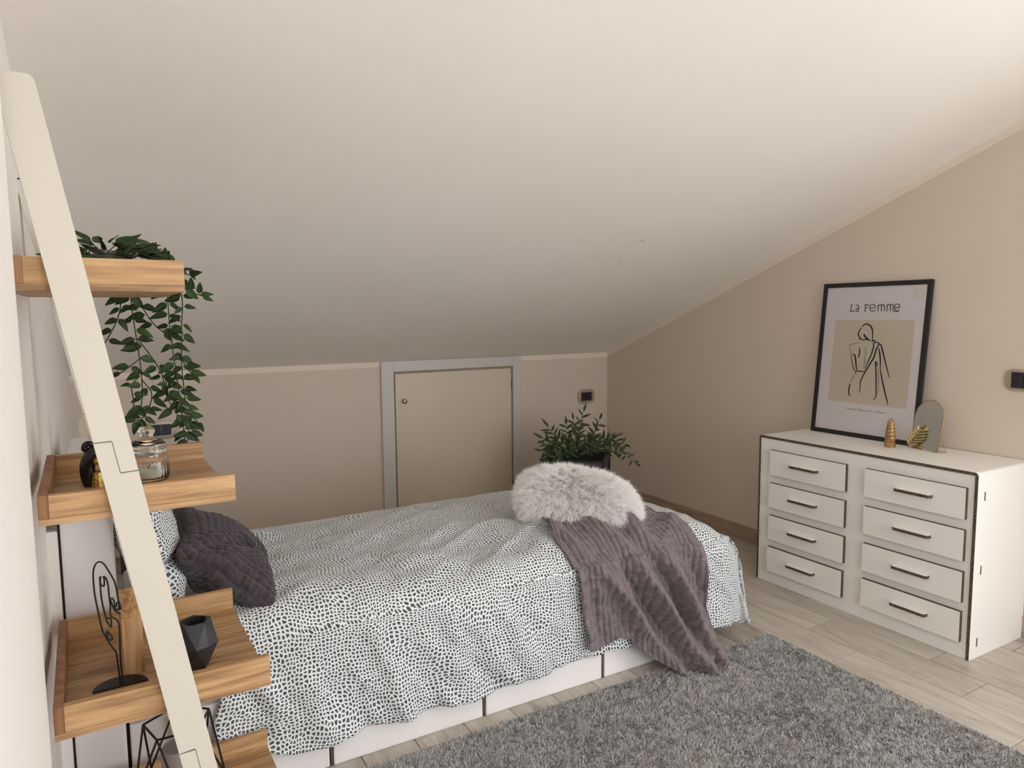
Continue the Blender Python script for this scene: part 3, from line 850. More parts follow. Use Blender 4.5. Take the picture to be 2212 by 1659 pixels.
def leaf_mesh(name, width, mat, curl=.25, fold=.18, st=7, blunt=.6):
    v = []; uv = []
    for i in range(st):
        t = i / (st - 1)
        w = width * (math.sin(math.pi * min(1, t ** blunt)) ** .85 if 0 < t < 1 else 0)
        for j in range(5):
            s = (j - 2) / 2
            v.append((t, s * w / 2, -curl * t * t + fold * abs(s) * w / 2 * 1.2 + .02)); uv.append((t, .5 + s * .5))
    f = grid_faces(st, 5)
    o = mesh_obj(name, v, f, mat, None, True, None, uv); me = o.data; bpy.data.objects.remove(o); return me
LEAVES = [leaf_mesh('leaf', .46, M_leaf, c, fo) for c, fo in ((.18, .25), (.30, .15), (.05, .3), (-.12, .25))]
def put_leaf(parent, meshes, p, d, nrm, L, rnd):
    d = Vector(d).normalized(); n = Vector(nrm); n = (n - d * n.dot(d))
    n = n.normalized() if n.length > 1e-4 else d.orthogonal().normalized()
    s = n.cross(d)
    M4 = Matrix(((d.x, s.x, n.x, p[0]), (d.y, s.y, n.y, p[1]), (d.z, s.z, n.z, p[2]), (0, 0, 0, 1)))
    o = new_obj('leaf', rnd.choice(meshes), parent)
    o.matrix_basis = M4 @ Matrix.Diagonal((L, L, L, 1)); return o
def build_vine():
    rnd = random.Random(21)
    base = Vector((.11, .24, ZT[0]))
    root = thing('trailing_plant', 'trailing green vine plant on the top tray of the ladder shelf', 'plant', lpt(*base), LROT)
    m = MB(); m.lathe([(.045, 0), (.056, .05), (.060, .058), (.060, .066), (.052, .066), (.050, .058), (.004, .056)], 28); m.build('pot', M_blackp, root, True)
    m = MB(); m.lathe([(.050, .056), (.050, .060), (.003, .062)], 24); m.build('soil', M_soil, root)
    rel = lambda u, v, z: Vector((u, v, z)) - base
    # hanging stems: lists of (u, v, z)
    rim = 1.410; vb = .452
    vines = [
        [(.15, .28, 1.43), (.185, .40, 1.425), (.190, .465, 1.405), (.190, .475, 1.33), (.196, .475, 1.25), (.202, .475, 1.17), (.200, .475, 1.10), (.186, .472, 1.050)],
        [(.16, .28, 1.44), (.195, .42, 1.43), (.200, .470, 1.40), (.212, .482, 1.33), (.236, .484, 1.285), (.258, .484, 1.262)],
        [(.13, .28, 1.43), (.175, .42, 1.42), (.178, .468, 1.40), (.170, .480, 1.345), (.160, .482, 1.30), (.138, .480, 1.255), (.112, .478, 1.215)],
        [(.198, .478, 1.25), (.226, .484, 1.205), (.246, .486, 1.165), (.252, .486, 1.135)],
        [(.200, .476, 1.20), (.172, .480, 1.178), (.146, .480, 1.160), (.118, .478, 1.150)],
        [(.199, .474, 1.16), (.180, .478, 1.135), (.182, .478, 1.09), (.168, .476, 1.065), (.150, .474, 1.060)],
        [(.202, .474, 1.15), (.222, .478, 1.115), (.212, .476, 1.075), (.192, .474, 1.048)],
        [(.18, .26, 1.44), (.240, .38, 1.425), (.262, .44, 1.40), (.268, .465, 1.345), (.270, .47, 1.28), (.275, .47, 1.20), (.282, .47, 1.12), (.288, .47, 1.03), (.290, .47, .985)],
        [(.19, .26, 1.44), (.250, .36, 1.425), (.280, .42, 1.39), (.300, .46, 1.345), (.296, .47, 1.27), (.292, .47, 1.18), (.296, .47, 1.09), (.300, .47, 1.02), (.292, .468, .975)],
        [(.19, .25, 1.44), (.255, .34, 1.42), (.285, .40, 1.385), (.318, .44, 1.362), (.345, .45, 1.352)],
        [(.19, .25, 1.44), (.262, .36, 1.425), (.292, .42, 1.408), (.320, .45, 1.402)],
        [(.292, .47, 1.20), (.306, .474, 1.17), (.318, .474, 1.155)],
        [(.280, .468, 1.18), (.262, .472, 1.145), (.258, .472, 1.10), (.275, .47, 1.06)],
        [(.298, .47, 1.07), (.312, .474, 1.05), (.322, .474, 1.035)],
    ]
    nleaf = 0
    for vi, pts in enumerate(vines):
        P = [Vector(p) for p in catmull(pts, 7)]
        m = MB(); m.tube([p - base for p in P], .0014, 6); m.build('stem', M_stem, root, True)
        acc = 0; step = .023 if vi < 7 else .0195
        start = 0.0
        for i in range(1, len(P)):
            acc += (P[i] - P[i - 1]).length
            if acc < step: continue
            acc = 0
            t = (P[i] - P[i - 1]).normalized()
            over = P[i].z > rim - .015 and P[i].v if False else P[i].z > 1.40
            for sgn in ((1, -1) if rnd.random() < .50 else (rnd.choice((1, -1)),)):
                lat = Vector((1, 0, 0)) * sgn if abs(t.z) > .5 else Vector((0, 0, 1)) * (1 if sgn > 0 else .2) + Vector((0, sgn * .7, 0))
                d = lat * rnd.uniform(.6, 1.1) + t * rnd.uniform(.1, .7) + Vector((0, rnd.uniform(-.45, .45), rnd.uniform(-.25, .2)))
                nrm = Vector((rnd.uniform(-.5, .5), -1, rnd.uniform(.0, .8)))
                L = rnd.uniform(.026, .044)
                dd = d.normalized()
                put_leaf(root, LEAVES, P[i] - base + dd * .003, dd, nrm, L, rnd); nleaf += 1
        put_leaf(root, LEAVES, P[-1] - base, (P[-1] - P[-3]).normalized() + Vector((0, -.1, -.2)), Vector((rnd.uniform(-.4, .4), -1, .3)), rnd.uniform(.026, .036), rnd)
    # mound above the tray
    for k in range(56):
        a = rnd.uniform(0, 2 * math.pi); rr = rnd.uniform(.01, .085)
        u = .150 + math.cos(a) * rr * 1.25; v = .26 + math.sin(a) * rr * 1.3; z = 1.412 + .052 * (1 - (rr / .09) ** 2) * rnd.uniform(.35, 1)
        u = max(.02, min(.25, u)); v = min(.42, max(.06, v))
        d = Vector((math.cos(a) + rnd.uniform(-.6, .6), math.sin(a) * .6 + rnd.uniform(-.5, .5), rnd.uniform(-.05, .6)))
        p = Vector((u, v, z)) - base
        m = MB(); c0 = Vector((rnd.uniform(-.02, .02), rnd.uniform(-.02, .02), .06)); m.tube([c0, (c0 + p) / 2 + Vector((0, 0, .012)), p], .0011, 5)
        if k % 3 == 0: m.build('stem', M_stem, root, True)
        put_leaf(root, LEAVES, p, d, Vector((rnd.uniform(-.4, .4), -.7, 1.0)), rnd.uniform(.032, .046), rnd)
build_vine()

# glass candle jar
def glass(name, tint=(1, 1, 1, 1)):
    t = NT(name); t.b.inputs['Transmission Weight'].default_value = 1.0
    v = t.coord(); n = t.noise(v, 30, 2); r = t.ramp(n.outputs['Fac'], [(0, tint), (1, tint)])
    t.link(r.outputs['Color'], t.b.inputs['Base Color']); t.set(Roughness=.015, IOR=1.46); return t.m
M_glass = glass('clear_glass', (.97, .985, .97, 1))
M_wax = plain('cream_wax', srgb(238, 232, 214), .5, .02, 20)
jl = lpt(.191, .245, ZT[1])
jar = thing('candle_jar', 'fluted clear glass jar with domed lid and pale wax on the second tray', 'jar', jl)
m = MB()
fl = lambda a, z: (.012 * math.cos(a * 26) if .004 < z < .044 else 0)
m.lathe([(.036, 0), (.0395, .003), (.0405, .010), (.0405, .040), (.0385, .047), (.0345, .052), (.0345, .058), (.0325, .058), (.0325, .051), (.036, .046), (.0380, .040), (.0380, .008), (.035, .006), (.002, .006)], 104, flute=fl)
m.build('jar_body', M_glass, jar, True, angle=60)
m = MB(); m.lathe([(.0345, .0585), (.0375, .060), (.0385, .064), (.0365, .068), (.0375, .072), (.0360, .079), (.028, .087), (.016, .092), (.0125, .095), (.0135, .099), (.0165, .104), (.0160, .110), (.011, .115), (.002, .1165)], 48)
m.build('lid', M_glass, jar, True, angle=60)
m = MB(); m.lathe([(.0340, .0062), (.0372, .0085), (.0374, .022), (.036, .0225), (.002, .0222)], 40); wx = m.build('wax', M_wax, jar, True)
m = MB(); m.tube([(0, 0, .022), (.001, 0, .032)], .0008, 6); m.build('wick', plain('charred_wick', srgb(60, 52, 45), .9), jar)

# black cat figurine with gold dress
M_cat = plain('black_gloss_ceramic', srgb(16, 14, 15), .25, .02, 10)
def gold_mat(name, c, rough=.3, sc=60, bump=.25):
    t = NT(name); v = t.coord(); n = t.noise(v, sc, 3)
    r = t.ramp(n.outputs['Fac'], [(.3, tuple(q * .7 for q in c[:3]) + (1,)), (.7, c)])
    t.link(r.outputs['Color'], t.b.inputs['Base Color']); t.set(Metallic=.9, Roughness=rough); t.bump(n.outputs['Fac'], bump, .002); return t.m
M_goldfoil = gold_mat('crinkled_gold_foil', srgb(214, 180, 104), .3, 220, 1.0)
M_gold = gold_mat('brushed_gold', srgb(206, 176, 120), .38)
ct = thing('cat_figurine', 'black cat figurine with gold foil body and curled tail on the second tray', 'figurine', lpt(.103, .245, ZT[1]))
m = MB(); m.tube(catmull([(-.020, 0, 0), (-.025, 0, .022), (-.024, 0, .048), (-.010, 0, .072), (.008, 0, .086), (.022, 0, .094)], 5), [.0140] * 3 + [.0145] * 8 + [.0155] * 5 + [.0135] * 5 + [.011] * 5, 14)
m.build('body', M_cat, ct, True, angle=80)
m = MB(); m.tube(catmull([(-.022, 0, .050), (-.014, 0, .066), (-.011, 0, .080), (-.017, 0, .089), (-.026, 0, .088), (-.029, 0, .080), (-.025, 0, .077)], 6), [.0035 + .0024 * min(1, i / 20) for i in range(37)], 10); m.build('tail', M_cat, ct, True, angle=80)
m = MB(); m.lathe([(.002, -.018), (.012, -.014), (.018, -.004), (.018, .006), (.012, .014), (.002, .017)], 20, (.030, 0, .110)); m.build('head', M_cat, ct, True, angle=80)
for s in (-1, 1):
    m = MB(); m.lathe([(.007, 0), (.004, .008), (.0006, .016)], 8, (.030, s * .011, .121)); m.build('ear', M_cat, ct, True)
    m = MB(); m.tube([(.012, s * .009, .075), (.016, s * .009, .04), (.018, s * .009, 0)], [.008, .006, .007], 10); m.build('leg', M_cat, ct, True)
m = MB(); m.lathe([(.015, 0), (.0145, .01), (.011, .030), (.004, .034)], 12, (-.006, -.010, 0)); m.build('gold_skirt', M_goldfoil, ct)
m = MB(); m.lathe([(.010, 0), (.012, .006), (.010, .014), (.003, .016)], 12, (-.003, -.010, .046)); m.build('gold_collar', M_goldfoil, ct)

# clear bottle with a dried seed pod on the headboard
bv = thing('bud_vase', 'small clear glass bottle holding a pale dried leaf on the headboard', 'vase', (-.045, 2.45, .893))
m = MB(); m.lathe([(.016, 0), (.019, .004), (.019, .03), (.008, .042), (.0075, .058), (.009, .06), (.0065, .06), (.0062, .042), (.017, .028), (.017, .006), (.002, .005)], 24); m.build('bottle', M_glass, bv, True, angle=60)
M_dry = plain('dried_leaf', srgb(196, 184, 158), .7, .08, 40)
m = MB(); m.tube([(0, 0, .008), (.002, 0, .05), (-.004, 0, .085)], .0009, 6); m.build('stem', M_dry, bv)
lm = leaf_mesh('leaf', .55, M_dry, .1, .1, 7, .75)
o = new_obj('leaf', lm, bv); o.matrix_basis = Matrix(((-.25, .95, 0, -.004), (0, 0, -1, 0), (.97, .25, 0, .045), (0, 0, 0, 1))) @ Matrix.Diagonal((.075, .075, .075, 1))

# wire face ornament
FACE = [ [(0.1128, 0.5424), (0.1138, 0.5609), (0.1128, 0.6214), (0.1137, 0.6851), (0.101, 0.7035), (0.1012, 0.7227), (0.1014, 0.7349), (0.1047, 0.7402), (0.1078, 0.7335), (0.1088, 0.721), (0.111, 0.7144), (0.1154, 0.7154), (0.1168, 0.7253), (0.1131, 0.7292), (0.1114, 0.7204)], [(0.1085, 0.5437), (0.1095, 0.5621), (0.106, 0.6233), (0.1014, 0.6348), (0.0916, 0.6578), (0.0843, 0.68), (0.0802, 0.7114), (0.0758, 0.7526), (0.075, 0.7828), (0.0762, 0.8026), (0.0811, 0.8155), (0.0871, 0.8184), (0.0944, 0.813), (0.1027, 0.7953), (0.1102, 0.7756), (0.1135, 0.7586), (0.115, 0.74), (0.1176, 0.7231), (0.1188, 0.7146), (0.1155, 0.7174)], [(0.0863, 0.7885), (0.0861, 0.7705), (0.0869, 0.7401), (0.091, 0.7088), (0.0936, 0.694), (0.0997, 0.6813), (0.101, 0.6882), (0.0998, 0.6986), (0.094, 0.701)], [(0.0879, 0.7882), (0.0864, 0.7765), (0.0894, 0.7688), (0.0928, 0.7691), (0.0935, 0.783), (0.0921, 0.7873), (0.0969, 0.7823), (0.0995, 0.7677), (0.1, 0.7474), (0.1012, 0.7227)], [(0.1027, 0.7346), (0.1069, 0.7174), (0.1133, 0.7077), (0.1186, 0.704)], [(0.0925, 0.6749), (0.101, 0.6585), (0.0974, 0.6543), (0.0919, 0.6638), (0.0925, 0.6749)] ]
ZF = ZT[2]
fc = thing('wire_face_sculpture', 'black wire line-drawing face standing on a half-disc base, third tray', 'ornament', lpt(.110, .135, ZF), LROT)
m = MB()
hd_ = [(.050 * math.cos(R(a)), .046 * math.sin(R(a))) for a in range(0, 181, 9)]
m.prism([(a, b - .006) for a, b in hd_], lambda a, b, d: (a, b, d), 0, .004); m.build('base', M_wire, fc, bevel=.0012)
for st in FACE:
    P = catmull([(u - .110, 0, z - ZF) for u, z in st], 5)
    P = [p for p in P if p[2] > .001] or P
    m = MB(); m.tube(P, .00165, 8); m.build('wire', M_wire, fc, True, angle=80)

# wooden house frame
M_ash = wood('ash_wood', srgb(206, 166, 118), srgb(188, 146, 100), srgb(146, 106, 70), axis=2, rough=.55)
hs = thing('wooden_house', 'small hollow wooden house frame between the wire face and geometric vase', 'ornament', (.0165, 1.69, ZF), R(2))
OUT = [(-.052, 0), (-.052, .124), (0, .170), (.052, .124), (.052, 0)]
INN = [(-.040, .012), (-.040, .118), (0, .153), (.040, .118), (.040, .012)]
X0h, X1h = -.018, .020
def wallpiece(poly, name):
    m = MB(); m.prism(poly, lambda a, b, d: (d, a, b), X0h, X1h); m.build(name, M_ash, hs, bevel=.0008)
wallpiece([OUT[0], OUT[1], INN[1], (-.040, 0)], 'side_wall'); wallpiece([OUT[4], OUT[3], INN[3], (.040, 0)], 'side_wall')
wallpiece([OUT[1], OUT[2], INN[2], INN[1]], 'roof_board'); wallpiece([OUT[3], OUT[2], INN[2], INN[3]], 'roof_board')
wallpiece([(-.040, 0), (-.040, .012), (.040, .012), (.040, 0)], 'floor_board')
m = MB(); m.prism(INN, lambda a, b, d: (d, a, b), X0h + .001, X0h + .006); m.build('back_panel', M_ash, hs)

# faceted black vase
M_matte = plain('matte_black_ceramic', srgb(46, 46, 49), .38, .02, 10)
vz = thing('geometric_vase', 'faceted matte black geometric vase on the third tray', 'vase', (.136, 1.612, ZF))
def facet_vase():
    B, M1, T, I = [], [], [], []
    for k in range(5):
        a = R(72 * k - 58); b = a + R(36)
        B.append((.028 * math.cos(a), .028 * math.sin(a), 0)); M1.append((.047 * math.cos(b), .047 * math.sin(b), .052)); T.append((.034 * math.cos(a), .034 * math.sin(a), .100))
    m = MB(); v = []; f = []
    n = 5; v = B + M1 + T
    for k in range(n):
        p = (k - 1) % n; q = (k + 1) % n
        quad = [v[k], v[n + k], v[2 * n + k], v[n + p]]
        c = Vector((0, 0, 0))
        for w in quad: c += Vector(w) / 4
        c += Vector((c.x, c.y, 0)).normalized() * .006; v.append(tuple(c)); ci = len(v) - 1
        idx = [k, n + k, 2 * n + k, n + p]
        for i in range(4): f.append((idx[i], idx[(i + 1) % 4], ci))
        f.append((k, q, n + k)); f.append((2 * n + k, n + k, 2 * n + q))
    i0 = len(v)
    for k in range(20):
        a = 2 * math.pi * k / 20; v.append((.025 * math.cos(a), .025 * math.sin(a), .1005))
    for k in range(20):
        a = 2 * math.pi * k / 20; v.append((.026 * math.cos(a), .026 * math.sin(a), .015))
    for k in range(20): f.append((i0 + k, i0 + (k + 1) % 20, i0 + 20 + (k + 1) % 20, i0 + 20 + k))
    f.append(tuple(i0 + 20 + k for k in range(20))); f.append(tuple(range(n - 1, -1, -1)))
    # rim between pentagon and round mouth
    for k in range(20):
        a0 = 18 * k; kk = int(((a0 + 9 + 58) % 360) // 72)
        f.append((i0 + k, 2 * n + kk, i0 + (k + 1) % 20))
        k2 = int(((a0 + 18 + 9 + 58) % 360) // 72)
        if k2 != kk: f.append((i0 + (k + 1) % 20, 2 * n + kk, 2 * n + k2))
    m.raw(v, f); m.build('body', M_matte, vz)
facet_vase()

# lantern and candle on the lowest tray
ZL = ZT[3]
lc = lpt(.214, .20, ZL)
ln_ = thing('wire_lantern', 'black geometric wire lantern on the lowest tray of the ladder shelf', 'lantern', lc)
def ring(r, z, n, ph): return [(r * math.cos(R(360 * k / n + ph)), r * math.sin(R(360 * k / n + ph)), z) for k in range(n)]
TR = ring(.070, .262, 5, -128); MR = ring(.096, .125, 5, -128 + 36); BR_ = ring(.055, .003, 5, -125)
def bars(name, segs):
    for a, b in segs:
        m = MB(); m.tube([a, b], .0024, 6); m.build(name, M_wire, ln_)
bars('top_bar', [(TR[k], TR[(k + 1) % 5]) for k in range(5)])
bars('base_bar', [(BR_[k], BR_[(k + 1) % 5]) for k in range(5)])
bars('side_bar', [(TR[k], MR[k]) for k in range(5)] + [(TR[k], MR[k - 1]) for k in range(5)] + [(BR_[k], MR[k]) for k in range(5)] + [(BR_[k], MR[k - 1]) for k in range(5)])
cdl = thing('pillar_candle', 'grey pillar candle standing inside the wire lantern', 'candle', (lc.x - .0, lc.y, ZL))
m = MB(); m.lathe([(.034, 0), (.036, .003), (.036, .200), (.033, .206), (.020, .203), (.002, .202)], 36); m.build('wax', plain('grey_wax', srgb(150, 144, 138), .5, .02, 12), cdl, True, angle=60)
m = MB(); m.tube([(0, 0, .2), (.001, .001, .214)], .001, 6); m.build('wick', plain('white_wick', srgb(225, 220, 210), .9), cdl)

# ------------------------------------------------------------------ dresser
DX0, DX1, DY0, DY1, DH = 2.725, 3.112, 1.352, 2.346, .711
dc = Vector(((DX0 + DX1) / 2, (DY0 + DY1) / 2, 0))
drs = thing('dresser', 'white cardboard dresser with eight drawers and brown corrugated edges', 'dresser', dc)
W_ = lambda *p: tuple(Vector(p) - dc)
M_dcard = plain('white_laminated_cardboard', srgb(241, 239, 235), .38, .012, 3, .02, 60)
TH = .012
def shell():
    r = .014; n = 5; o = []; i = []
    o.append((DY0, 0))
    for k in range(n + 1):
        a = math.pi - math.pi / 2 * k / n; o.append((DY0 + r + r * math.cos(a), DH - r + r * math.sin(a)))
    for k in range(n + 1):
        a = math.pi / 2 - math.pi / 2 * k / n; o.append((DY1 - r + r * math.cos(a), DH - r + r * math.sin(a)))
    o.append((DY1, 0))
    i = [(DY1 - TH, 0), (DY1 - TH, DH - TH), (DY0 + TH, DH - TH), (DY0 + TH, 0)]
    poly = o + i; N = len(poly); no = len(o)
    v = [W_(DX0, a, b) for a, b in poly] + [W_(DX1, a, b) for a, b in poly]
    f = []; fm = []
    # end caps as quads strips (brown edge)
    def cap(off, flip):
        left = o[:n + 2]; idx_l = list(range(0, n + 2)); idx_r = list(range(n + 2, no))
        A = [idx_l + [N - 2, N - 1], [n + 1, n + 2, no + 1, no + 2], idx_r + [no, no + 1]]
        for q in A:
            q = [k + off for k in q]; f.append(tuple(q if not flip else reversed(q))); fm.append(1)
    cap(0, False); cap(N, True)
    for k in range(N):
        j = (k + 1) % N; f.append((k, j, N + j, N + k)); fm.append(0)
    m = MB(); m.raw(v, f, fm); return m.build('carcass', [M_dcard, M_corr], drs, True, angle=35)
shell()
box('front_panel', W_(DX0 + .005, DY0 + TH + .0005, 0), W_(DX0 + .012, DY1 - TH - .004, DH - TH - .0005), M_dcard, drs, 0)
box('back_panel', W_(DX1 - .008, DY0 + TH, 0), W_(DX1 - .001, DY1 - TH, DH - TH), M_dcard, drs, 0)
rd = random.Random(4)
for (ya, yb3) in ((1.876, 2.274), (1.386, 1.787)):
    for zb in (.532, .374, .216, .060):
        jy, jz = rd.uniform(-.002, .002), rd.uniform(-.002, .002)
        dw = MB(); dw.box(W_(DX0 - .012, ya + jy, zb + jz), W_(DX0 + .006, yb3 + jy, zb + .118 + jz), 0, [1, 1, 1, 0, 1, 0])
        d = dw.build('drawer', [M_dcard, M_corr], drs)
        hy = (ya + yb3) / 2 + jy + (.005 if ya > 1.8 else -.010); hz = zb + .062 + jz
        hb = MB()
        pl = [(DX0 - .011, hy - .072), (DX0 - .011, hy + .072), (DX0 - .030, hy + .072), (DX0 - .036, hy + .064), (DX0 - .036, hy - .064), (DX0 - .030, hy - .072)]
        hb.prism(pl, lambda a, b, c: W_(a, b, c), hz - .006, hz + .006, 0, 1)
        hb.build('handle', [M_dcard, M_corr], d)
for z in (.619, .339, .060):
    m = MB(); m.box(W_(2.771, DY0 - .0006, z - .017), W_(2.7785, DY0 + .006, z + .017)); m.build('slot_tab', M_corr, drs)

# ------------------------------------------------------------------ framed print leaning on the wall
FIG = [ ([(0.2182, 0.5137), (0.2094, 0.5017), (0.2051, 0.4848), (0.2104, 0.4705), (0.2177, 0.4634), (0.2081, 0.457)],0.0037), ([(0.2201, 0.5185), (0.2291, 0.5281), (0.2416, 0.5314), (0.2579, 0.5258), (0.2702, 0.5118), (0.2756, 0.4931), (0.2776, 0.4695), (0.2769, 0.4505)],0.0042), ([(0.2318, 0.4853), (0.2399, 0.4735), (0.2546, 0.4619), (0.2686, 0.4541)],0.0053), ([(0.217, 0.4682), (0.2293, 0.4565), (0.247, 0.4607), (0.2686, 0.4541)],0.0032), ([(0.2772, 0.4481), (0.2811, 0.4563), (0.2916, 0.4547), (0.2954, 0.4463)],0.0032), ([(0.2206, 0.4442), (0.1921, 0.4386), (0.1688, 0.4321), (0.1663, 0.4232), (0.1767, 0.3892)],0.0013), ([(0.1767, 0.3892), (0.1855, 0.3551), (0.1952, 0.3259), (0.2057, 0.3092), (0.2125, 0.2997)],0.0024), ([(0.1875, 0.3896), (0.1977, 0.3827), (0.2053, 0.356), (0.2112, 0.3268), (0.2153, 0.3172)],0.0042), ([(0.2161, 0.4209), (0.2207, 0.4007), (0.2189, 0.3836), (0.2154, 0.3712)],0.0037), ([(0.2466, 0.421), (0.2504, 0.3922), (0.25, 0.3631)],0.0013), ([(0.25, 0.3631), (0.249, 0.3241)],0.0021), ([(0.2954, 0.4463), (0.2863, 0.446), (0.2863, 0.4223), (0.2785, 0.3885), (0.2636, 0.3493), (0.2549, 0.3196)],0.0037), ([(0.2954, 0.4463), (0.308, 0.4466), (0.3109, 0.4373), (0.3004, 0.4133), (0.2943, 0.3796), (0.2791, 0.3501), (0.2609, 0.315), (0.2488, 0.2898), (0.2396, 0.262), (0.2402, 0.2397), (0.2392, 0.2097)],0.0042), ([(0.213, 0.3146), (0.2271, 0.3105), (0.2431, 0.31), (0.2542, 0.3137)],0.0032), ([(0.2134, 0.3121), (0.2118, 0.2972)],0.0032), ([(0.2082, 0.292), (0.1946, 0.2736), (0.1894, 0.2532)],0.0013), ([(0.1874, 0.248), (0.1841, 0.2251), (0.1853, 0.205), (0.1932, 0.189)],0.0042), ([(0.3087, 0.4419), (0.3221, 0.4366), (0.3284, 0.4213), (0.343, 0.3818), (0.3601, 0.3354), (0.3769, 0.2913)],0.0042), ([(0.3134, 0.4208), (0.3209, 0.3951), (0.3269, 0.3621), (0.3306, 0.3217)],0.0042), ([(0.3306, 0.3217), (0.3433, 0.2818), (0.3573, 0.2395), (0.3746, 0.1927), (0.3832, 0.1693)],0.0042), ([(0.3144, 0.3375), (0.3113, 0.3517), (0.3061, 0.3587), (0.3047, 0.3514), (0.3126, 0.2989), (0.3188, 0.2412), (0.3224, 0.2073), (0.3185, 0.1922), (0.311, 0.1831)],0.0037), ([(0.3177, 0.3329), (0.3264, 0.2757), (0.3308, 0.2129)],0.0011) ]
TITLE = [ [(0.1549, 0.6202), (0.1527, 0.5907)], [(0.1504, 0.6212), (0.1601, 0.6211)], [(0.1495, 0.5907), (0.1671, 0.5915), (0.168, 0.5962)], [(0.1777, 0.6169), (0.1866, 0.6206), (0.1929, 0.6134), (0.1934, 0.5921)], [(0.1929, 0.6063), (0.1813, 0.6027), (0.1811, 0.5932), (0.1909, 0.5912), (0.1938, 0.5968)], [(0.2259, 0.6189), (0.2275, 0.5908)], [(0.2211, 0.6199), (0.2395, 0.6205), (0.2404, 0.6149)], [(0.2263, 0.6058), (0.238, 0.6065)], [(0.2244, 0.5908), (0.2316, 0.5912)], [(0.25, 0.6054), (0.276, 0.6073), (0.2736, 0.6166), (0.2611, 0.6224), (0.2502, 0.617), (0.2489, 0.6054), (0.2553, 0.5937), (0.2684, 0.5908), (0.2777, 0.5958)], [(0.2891, 0.6196), (0.2916, 0.5905)], [(0.2898, 0.6117), (0.2964, 0.6208), (0.3046, 0.6161), (0.307, 0.5904)], [(0.3048, 0.6115), (0.3112, 0.621), (0.3194, 0.6158), (0.3213, 0.5906)], [(0.3325, 0.6196), (0.3346, 0.59)], [(0.3333, 0.611), (0.3391, 0.6209), (0.3475, 0.6166), (0.3501, 0.5903)], [(0.3477, 0.6121), (0.3536, 0.621), (0.362, 0.6164), (0.3626, 0.597), (0.3696, 0.5887), (0.384, 0.5886), (0.3922, 0.5966)], [(0.3694, 0.6059), (0.392, 0.6069), (0.3889, 0.6177), (0.3787, 0.6223), (0.3698, 0.618), (0.3684, 0.6059), (0.3735, 0.5946), (0.3836, 0.5908)] ]
PW, PH, PT = .53, .726, .016
ps = thing('framed_poster', 'black framed line-art figure poster leaning on the wall above the dresser', 'poster', (3.0285, 2.029, DH), R(-90))
ps.rotation_euler = (R(-5.45), 0, R(-90))
M_bframe = plain('black_frame_wood', srgb(24, 24, 27), .4, .03, 10)
M_paper = plain('white_poster_paper', srgb(243, 238, 241), .55, .01, 5)
M_beige = plain('beige_print', srgb(230, 219, 203), .6, .01, 5)
M_ink = plain('black_brush_ink', srgb(42, 34, 28), .7, .05, 60)
FW = .0205
for a, b in (((-PW / 2, 0, 0), (-PW / 2 + FW, PT, PH)), ((PW / 2 - FW, 0, 0), (PW / 2, PT, PH)), ((-PW / 2 + FW, 0, 0), (PW / 2 - FW, PT, FW)), ((-PW / 2 + FW, 0, PH - FW), (PW / 2 - FW, PT, PH))):
    box('frame_bar', a, b, M_bframe, ps, .0008)
box('backing', (-PW / 2 + .004, PT - .003, .004), (PW / 2 - .004, PT - .0005, PH - .004), M_bframe, ps, 0)
paper = box('print', (-PW / 2 + FW - .002, .006, FW - .002), (PW / 2 - FW + .002, .008, PH - FW + .002), M_paper, ps, 0)
m = MB(); m.box((.078 - PW / 2, .0056, .158), (.469 - PW / 2, .0064, .551)); m.build('beige_panel', M_beige, paper)
def ribbon(m, pts, w, y=.0051, taper=True, n=6):
    P = [np.array(p) for p in catmull(pts, n)] if len(pts) > 2 else [np.array(p) for p in pts]
    N = len(P); L = []; Rr = []
    for i in range(N):
        d = P[min(i + 1, N - 1)] - P[max(i - 1, 0)]; d = d / (np.linalg.norm(d) + 1e-9); nn = np.array([-d[1], d[0]])
        t = i / (N - 1); k = (.45 + .55 * math.sin(math.pi * min(1, .12 + t * .86))) if taper else 1
        L.append(P[i] + nn * w * k / 2); Rr.append(P[i] - nn * w * k / 2)
    v = [(q[0] - PW / 2, y, q[1]) for q in L] + [(q[0] - PW / 2, y, q[1]) for q in Rr]
    v += [(a, y + .0006, c) for a, _, c in v]
    f = []
    for i in range(N - 1):
        f += [(i, i + 1, N + i + 1, N + i), (2 * N + i, 3 * N + i, 3 * N + i + 1, 2 * N + i + 1), (i, 2 * N + i, 2 * N + i + 1, i + 1), (N + i, N + i + 1, 3 * N + i + 1, 3 * N + i)]
    f += [(0, N, 3 * N, 2 * N), (N - 1, 3 * N - 1, 4 * N - 1, 2 * N - 1)]
    m.raw(v, f)
m = MB()
for pts, w in FIG: ribbon(m, pts, w * 1.55)
m.build('figure_drawing', M_ink, paper)
m = MB()
for pts in TITLE: ribbon(m, pts, .0034, .0053, False, 5)
m.build('title_lettering', plain('title_ink', srgb(50, 46, 46), .7), paper)
cu = bpy.data.curves.new('caption', 'FONT'); cu.body = 'Female Figure no.1 Poster'; cu.size = .0125; cu.space_character = 1.15
co_ = bpy.data.objects.new('caption', cu); COL.objects.link(co_)
dg = bpy.context.evaluated_depsgraph_get(); cme = bpy.data.meshes.new_from_object(co_.evaluated_get(dg)); bpy.data.objects.remove(co_)
cme.name = 'caption_lettering'
xs_ = [v.co.x for v in cme.vertices]; sx = .194 / (max(xs_) - min(xs_))
for v in cme.vertices: v.co = Vector((v.co.x * sx + .1807 - PW / 2, .0052, v.co.y * 1.0 + .1265))
cme.materials.clear(); cme.materials.append(plain('caption_ink', srgb(70, 64, 62), .7)); cme.update()
new_obj('caption_lettering', cme, paper)
M_seal = plain('pale_embossed_seal', srgb(243, 237, 229), .45, .01, 20)
